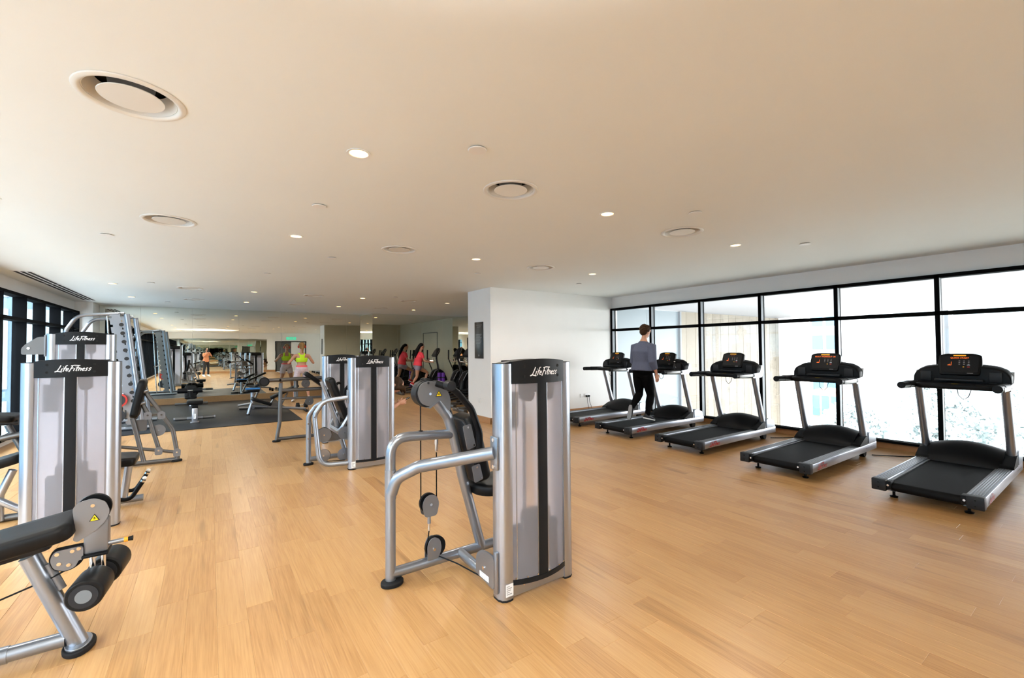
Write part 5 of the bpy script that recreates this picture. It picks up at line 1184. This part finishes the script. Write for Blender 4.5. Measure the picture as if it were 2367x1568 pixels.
# seated phone user behind the tower
J = dict(pelvis=(1.70, 6.46, .60), waist=(1.78, 6.46, .74), chest=(1.96, 6.46, .86), shc=(2.10, 6.46, .94), neck=(2.185, 6.46, .985), head=(2.335, 6.46, 1.01), ground=0,
         hipR=(1.72, 6.37, .58), kneeR=(2.02, 6.33, .50), ankR=(1.96, 6.33, .10), toeR=(2.10, 6.33, .035), hipL=(1.72, 6.55, .58), kneeL=(2.02, 6.60, .50), ankL=(1.96, 6.60, .10), toeL=(2.10, 6.60, .035),
         shoR=(2.08, 6.30, .92), elbR=(2.13, 6.25, .66), wriR=(2.335, 6.34, .745), shoL=(2.08, 6.62, .92), elbL=(2.10, 6.66, .68), wriL=(2.30, 6.58, .70))
pr, P, M3 = person('seated', 'person seated behind the middle tower, bowed head with brown hair and hands on a phone', J, (0, 1, 0), (.6, -.1, -.85), 'skin', {'R': ((1, .05, .22), (.1, 1, .1), .75), 'L': ((1, -.2, .2), (-.2, -.3, 1), .9)}, .95)
remesh(garment_torso(J, (0, 1, 0), 1, 9, .014, .95, .7, .064, .01), 'shirt', 'trousers_dark', pr, .012, 3)
remesh(garment_legs(J, (0, 1, 0), 1.9, .008, .98), 'leggings', 'leggings_black', pr, .012, 3)
hb = MB().ell(P(0, -.022, .040), (.084, .096, .084), 16, 12, M3)
for s in (-1, 1): limb(hb, [P(s * .05, -.02, .05), P(s * .085, .02, -.04), V((2.435, 6.46 - s * .07, .965)), V((2.45, 6.46 - s * .06, .895))], [.045, .042, .040, .022])
remesh(hb, 'hair', 'hair_brown', pr, .012, 2)
shoe(pr, J['ankR'], J['toeR'], 'shoe_black'); shoe(pr, J['ankL'], J['toeL'], 'shoe_black')
ph = thing('phone', 'black phone held by the seated person behind the tower', 'phone', (2.45, 6.42, .80))
obj('case', MB().prism(rrect(.15, .072, .01), (2.455, 6.41, .785), (.93, 0, .37), (0, 1, 0), (-.37, 0, .93), .008), 'black_plastic', ph)
obj('screen', MB().prism(rrect(.135, .062, .006), V((2.455, 6.41, .785)) + V((-.37, 0, .93)) * .0082, (.93, 0, .37), (0, 1, 0), (-.37, 0, .93), .0006), 'charcoal', ph)

# photographer, at the camera, visible in the mirror
d = V((math.sin(YAW), math.cos(YAW), 0)); l = V((math.cos(YAW), -math.sin(YAW), 0))
def Q(f, s, z): return tuple(d * f + l * s + V((0, 0, z)))
J = dict(pelvis=Q(-.30, 0, .98), waist=Q(-.30, 0, 1.13), chest=Q(-.30, 0, 1.29), shc=Q(-.28, 0, 1.42), neck=Q(-.26, 0, 1.49), head=Q(-.24, 0, 1.62),
         hipL=Q(-.30, -.09, .93), kneeL=Q(-.27, -.12, .51), ankL=Q(-.31, -.14, .10), toeL=Q(-.13, -.15, .035), hipR=Q(-.30, .09, .93), kneeR=Q(-.27, .12, .51), ankR=Q(-.31, .14, .10), toeR=Q(-.14, .17, .035),
         shoL=Q(-.28, -.19, 1.40), elbL=Q(-.20, -.22, 1.18), wriL=Q(-.155, -.06, 1.40), shoR=Q(-.28, .19, 1.40), elbR=Q(-.24, .30, 1.22), wriR=Q(-.20, .13, 1.47))
pr, P, M3 = person('photographer', 'photographer in an orange shirt and dark trousers with a camera, seen in the mirror', J, tuple(l), tuple(d), 'skin', {'L': ((.35, .2, .9), tuple(-l), .8), 'R': (tuple(d * .3 - l * .6 + V((0, 0, .5))), tuple(-l), .9)}, .88)
remesh(garment_torso(J, tuple(l), 0, 9, .012, .90, .6, .066, .004), 'shirt', 'orange_shirt', pr, .012, 3)
remesh(garment_legs(J, tuple(l), 1.95, .014, .90), 'trousers', 'trousers_dark', pr, .012, 3)
hb = MB().ell(P(0, -.022, .045), (.083, .096, .080), 16, 12, M3); remesh(hb, 'hair', 'hair_black', pr, .012, 2)
shoe(pr, J['ankL'], J['toeL'], 'shoe_white'); shoe(pr, J['ankR'], J['toeR'], 'shoe_white')
bpk = thing('backpack', 'black backpack worn by the photographer, seen in the mirror', 'backpack', Q(-.50, -.1, 1.2))
obj('sack', MB().cushion(rrect(.32, .46, .10, 6), Q(-.44, -.06, 1.22), tuple(l), (0, 0, 1), tuple(-d), .20, .07), 'rubber', bpk)
obj('pocket', MB().cushion(rrect(.24, .22, .05, 6), Q(-.63, -.06, 1.12), tuple(l), (0, 0, 1), tuple(-d), .06, .03), 'black_vinyl', bpk)
cmr = thing('photo_camera', 'black camera with flash held to the face of the photographer, seen in the mirror', 'camera', Q(-.1, 0, 1.54))
obj('camera_body', MB().cushion(rrect(.14, .10, .02, 4), Q(-.09, 0, 1.55), tuple(l), (0, 0, 1), tuple(-d), .05, .01), 'black_plastic', cmr)
ln = obj('lens_barrel', MB().tube([Q(-.09, 0, 1.55), Q(-.035, 0, 1.55), Q(-.03, 0, 1.55)], [.033, .036, .030], 20), 'charcoal', cmr)
obj('flash_unit', MB().box(-.03, .03, -.02, .02, 0, .06, .006) if False else MB().tube([Q(-.115, 0, 1.60), Q(-.115, 0, 1.70)], .028, 8), 'black_plastic', cmr)
fl_ = light('flash_lamp', 'SPOT', (0, 0, 0), FLASH_W, (1.0, 0.97, 0.92), spot_size=math.radians(120), spot_blend=0.8, shadow_soft_size=0.03)
fl_.parent = cmr; fl_.location = V(Q(-.115, 0, 1.712)) - V(Q(-.1, 0, 1.54)); fl_.rotation_euler = (math.radians(180), 0, 0)
# ------------------------------------------------------------------ outside the windows
struct(obj('terrace_ground', MB().box(XR + .18, 9.3, -14, 9.6, -.5, -.10), 'concrete'))
struct(obj('terrace_ceiling', MB().box(XR + .18, 22.5, -14, 9.7, 2.86, 3.1), 'soffit'))
gw = thing('frosted_screen', 'pale blue frosted glass screen outside the far window bays', 'glass wall', (11.2, 9.5, 0))
for k in range(3): obj('screen_panel', MB().box(8.62 + k * 1.76, 8.62 + (k + 1) * 1.76 - .012, 9.50, 9.53, -4, 2.84), 'frosted_blue', gw)
obj('screen_post', MB().box(13.90, 13.98, 9.42, 9.56, -4, 2.84), 'frame_grey', gw)
wp = thing('panelled_wall', 'pale vertical wood panelling seen through the middle window bays', 'wall', (17.7, 9.5, 0))
x = 13.99; k = 0
while x < 21.4:
    w = (.30, .22, .36, .26)[k % 4]; obj('board', MB().box(x, min(x + w, 21.42) - .006, 9.44 - (.004 if k % 2 else 0), 9.54, -4, 2.84), 'wall_wood', wp); x += w; k += 1
tag(obj('white_column', MB().box(21.42, 23.2, 8.9, 10.2, -8, 2.86, .01), 'white_plastic', loc=(22, 9.5, 0)), 'broad white column at the end of the wood panelling outside', 'column')
struct(obj('ground', MB().box(8, 400, -260, 260, -14.5, -14), 'ground_green'))
struct(obj('ground_left', MB().box(-300, -6, -160, 300, -14.5, -14), 'concrete'))
def building(label, x0, x1, y0, y1, z1, wm, gm, nf, nb, face='X-'):
    t = thing('tower_block', label, 'building', ((x0 + x1) / 2, (y0 + y1) / 2, -14))
    obj('walls', MB().box(x0, x1, y0, y1, -14, z1), wm, t)
    h = (z1 + 14) / nf
    if face == 'Y-':
        for i in range(nf):
            for j in range(nb):
                xa = x0 + (x1 - x0) * (j + .15) / nb; xb = x0 + (x1 - x0) * (j + .80) / nb
                obj('window', MB().box(xa, xb, y0 - .15, y0 + .05, -14 + h * i + h * .08, -14 + h * i + h * .95), gm, t)
        return
    fx = x0 - .05 if face == 'X-' else x1 + .05
    for i in range(nf):
        for j in range(nb):
            ya = y0 + (y1 - y0) * (j + .12) / nb; yb = y0 + (y1 - y0) * (j + .88) / nb
            obj('window', MB().box(min(fx, fx + .1), max(fx, fx + .1), ya, yb, -14 + h * i + h * .25, -14 + h * i + h * .85), gm, t)
building('distant tower with cyan windows beside the white column', 62, 72, 20.6, 23.6, 12, 'tower_pale', 'tower_glass', 9, 2)
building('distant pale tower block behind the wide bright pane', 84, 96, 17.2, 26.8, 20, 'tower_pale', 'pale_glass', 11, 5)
building('distant low block with reddish walls below the cyan tower', 54, 58, 18.0, 20.6, -3.2, 'tower_red', 'tower_glass', 3, 3)
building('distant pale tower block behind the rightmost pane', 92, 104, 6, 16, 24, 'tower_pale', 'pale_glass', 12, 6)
building('blue glass facade added outside the left windows to hold back sky light, nearer', -34, -26, -24, 60, 9, 'tower_blue', 'tower_glass', 8, 14, 'X+')  # added long facade, placed and sized to limit sky light from the left
building('blue glass tower seen through the far left window panes', -23, -7, 44, 60, 30, 'tower_blue', 'pale_glass', 7, 12, 'Y-')
def tree(x, y, h, r, label):
    t = thing('tree', label, 'tree', (x, y, -14), 'trees below the terrace'); rt = random.Random(int(x * 13 + y * 7))
    obj('trunk', MB().tube([(x, y, -14), (x + .3, y, -14 + h * .5)], [.35, .2], 8), 'bark', t)
    mb = MB()
    for k in range(2200):
        a = rt.random() * 2 * PI; e = rt.uniform(-.5, 1) * PI / 2; q = r * (.62 + .42 * rt.random()) * (1 + .25 * math.sin(a * 3 + x) * math.cos(e * 4))
        c = V((x + q * math.cos(a) * math.cos(e), y + q * math.sin(a) * math.cos(e), -14 + h * .68 + q * .8 * math.sin(e)))
        u = V((rt.uniform(-1, 1), rt.uniform(-1, 1), rt.uniform(-1, 1))).normalized() * rt.uniform(.10, .24); w = u.orthogonal() * .6
        mb.add([c - u, c + w, c + u, c - w], [(0, 1, 2, 3)])
    obj('crown', mb, 'leaf_pale', t, 60, flip=False)
TR = [(46, 14.5, 12, 2.8), (40, 8.4, 12, 2.6), (49, 8.6, 13, 2.8), (37, 2.6, 12.5, 2.5), (45, 3.0, 13, 2.6), (56, 11.0, 13, 2.8), (55, 4.4, 13, 2.8), (66, 13.5, 13.5, 3.0), (64, 5.6, 13.5, 3.0)]
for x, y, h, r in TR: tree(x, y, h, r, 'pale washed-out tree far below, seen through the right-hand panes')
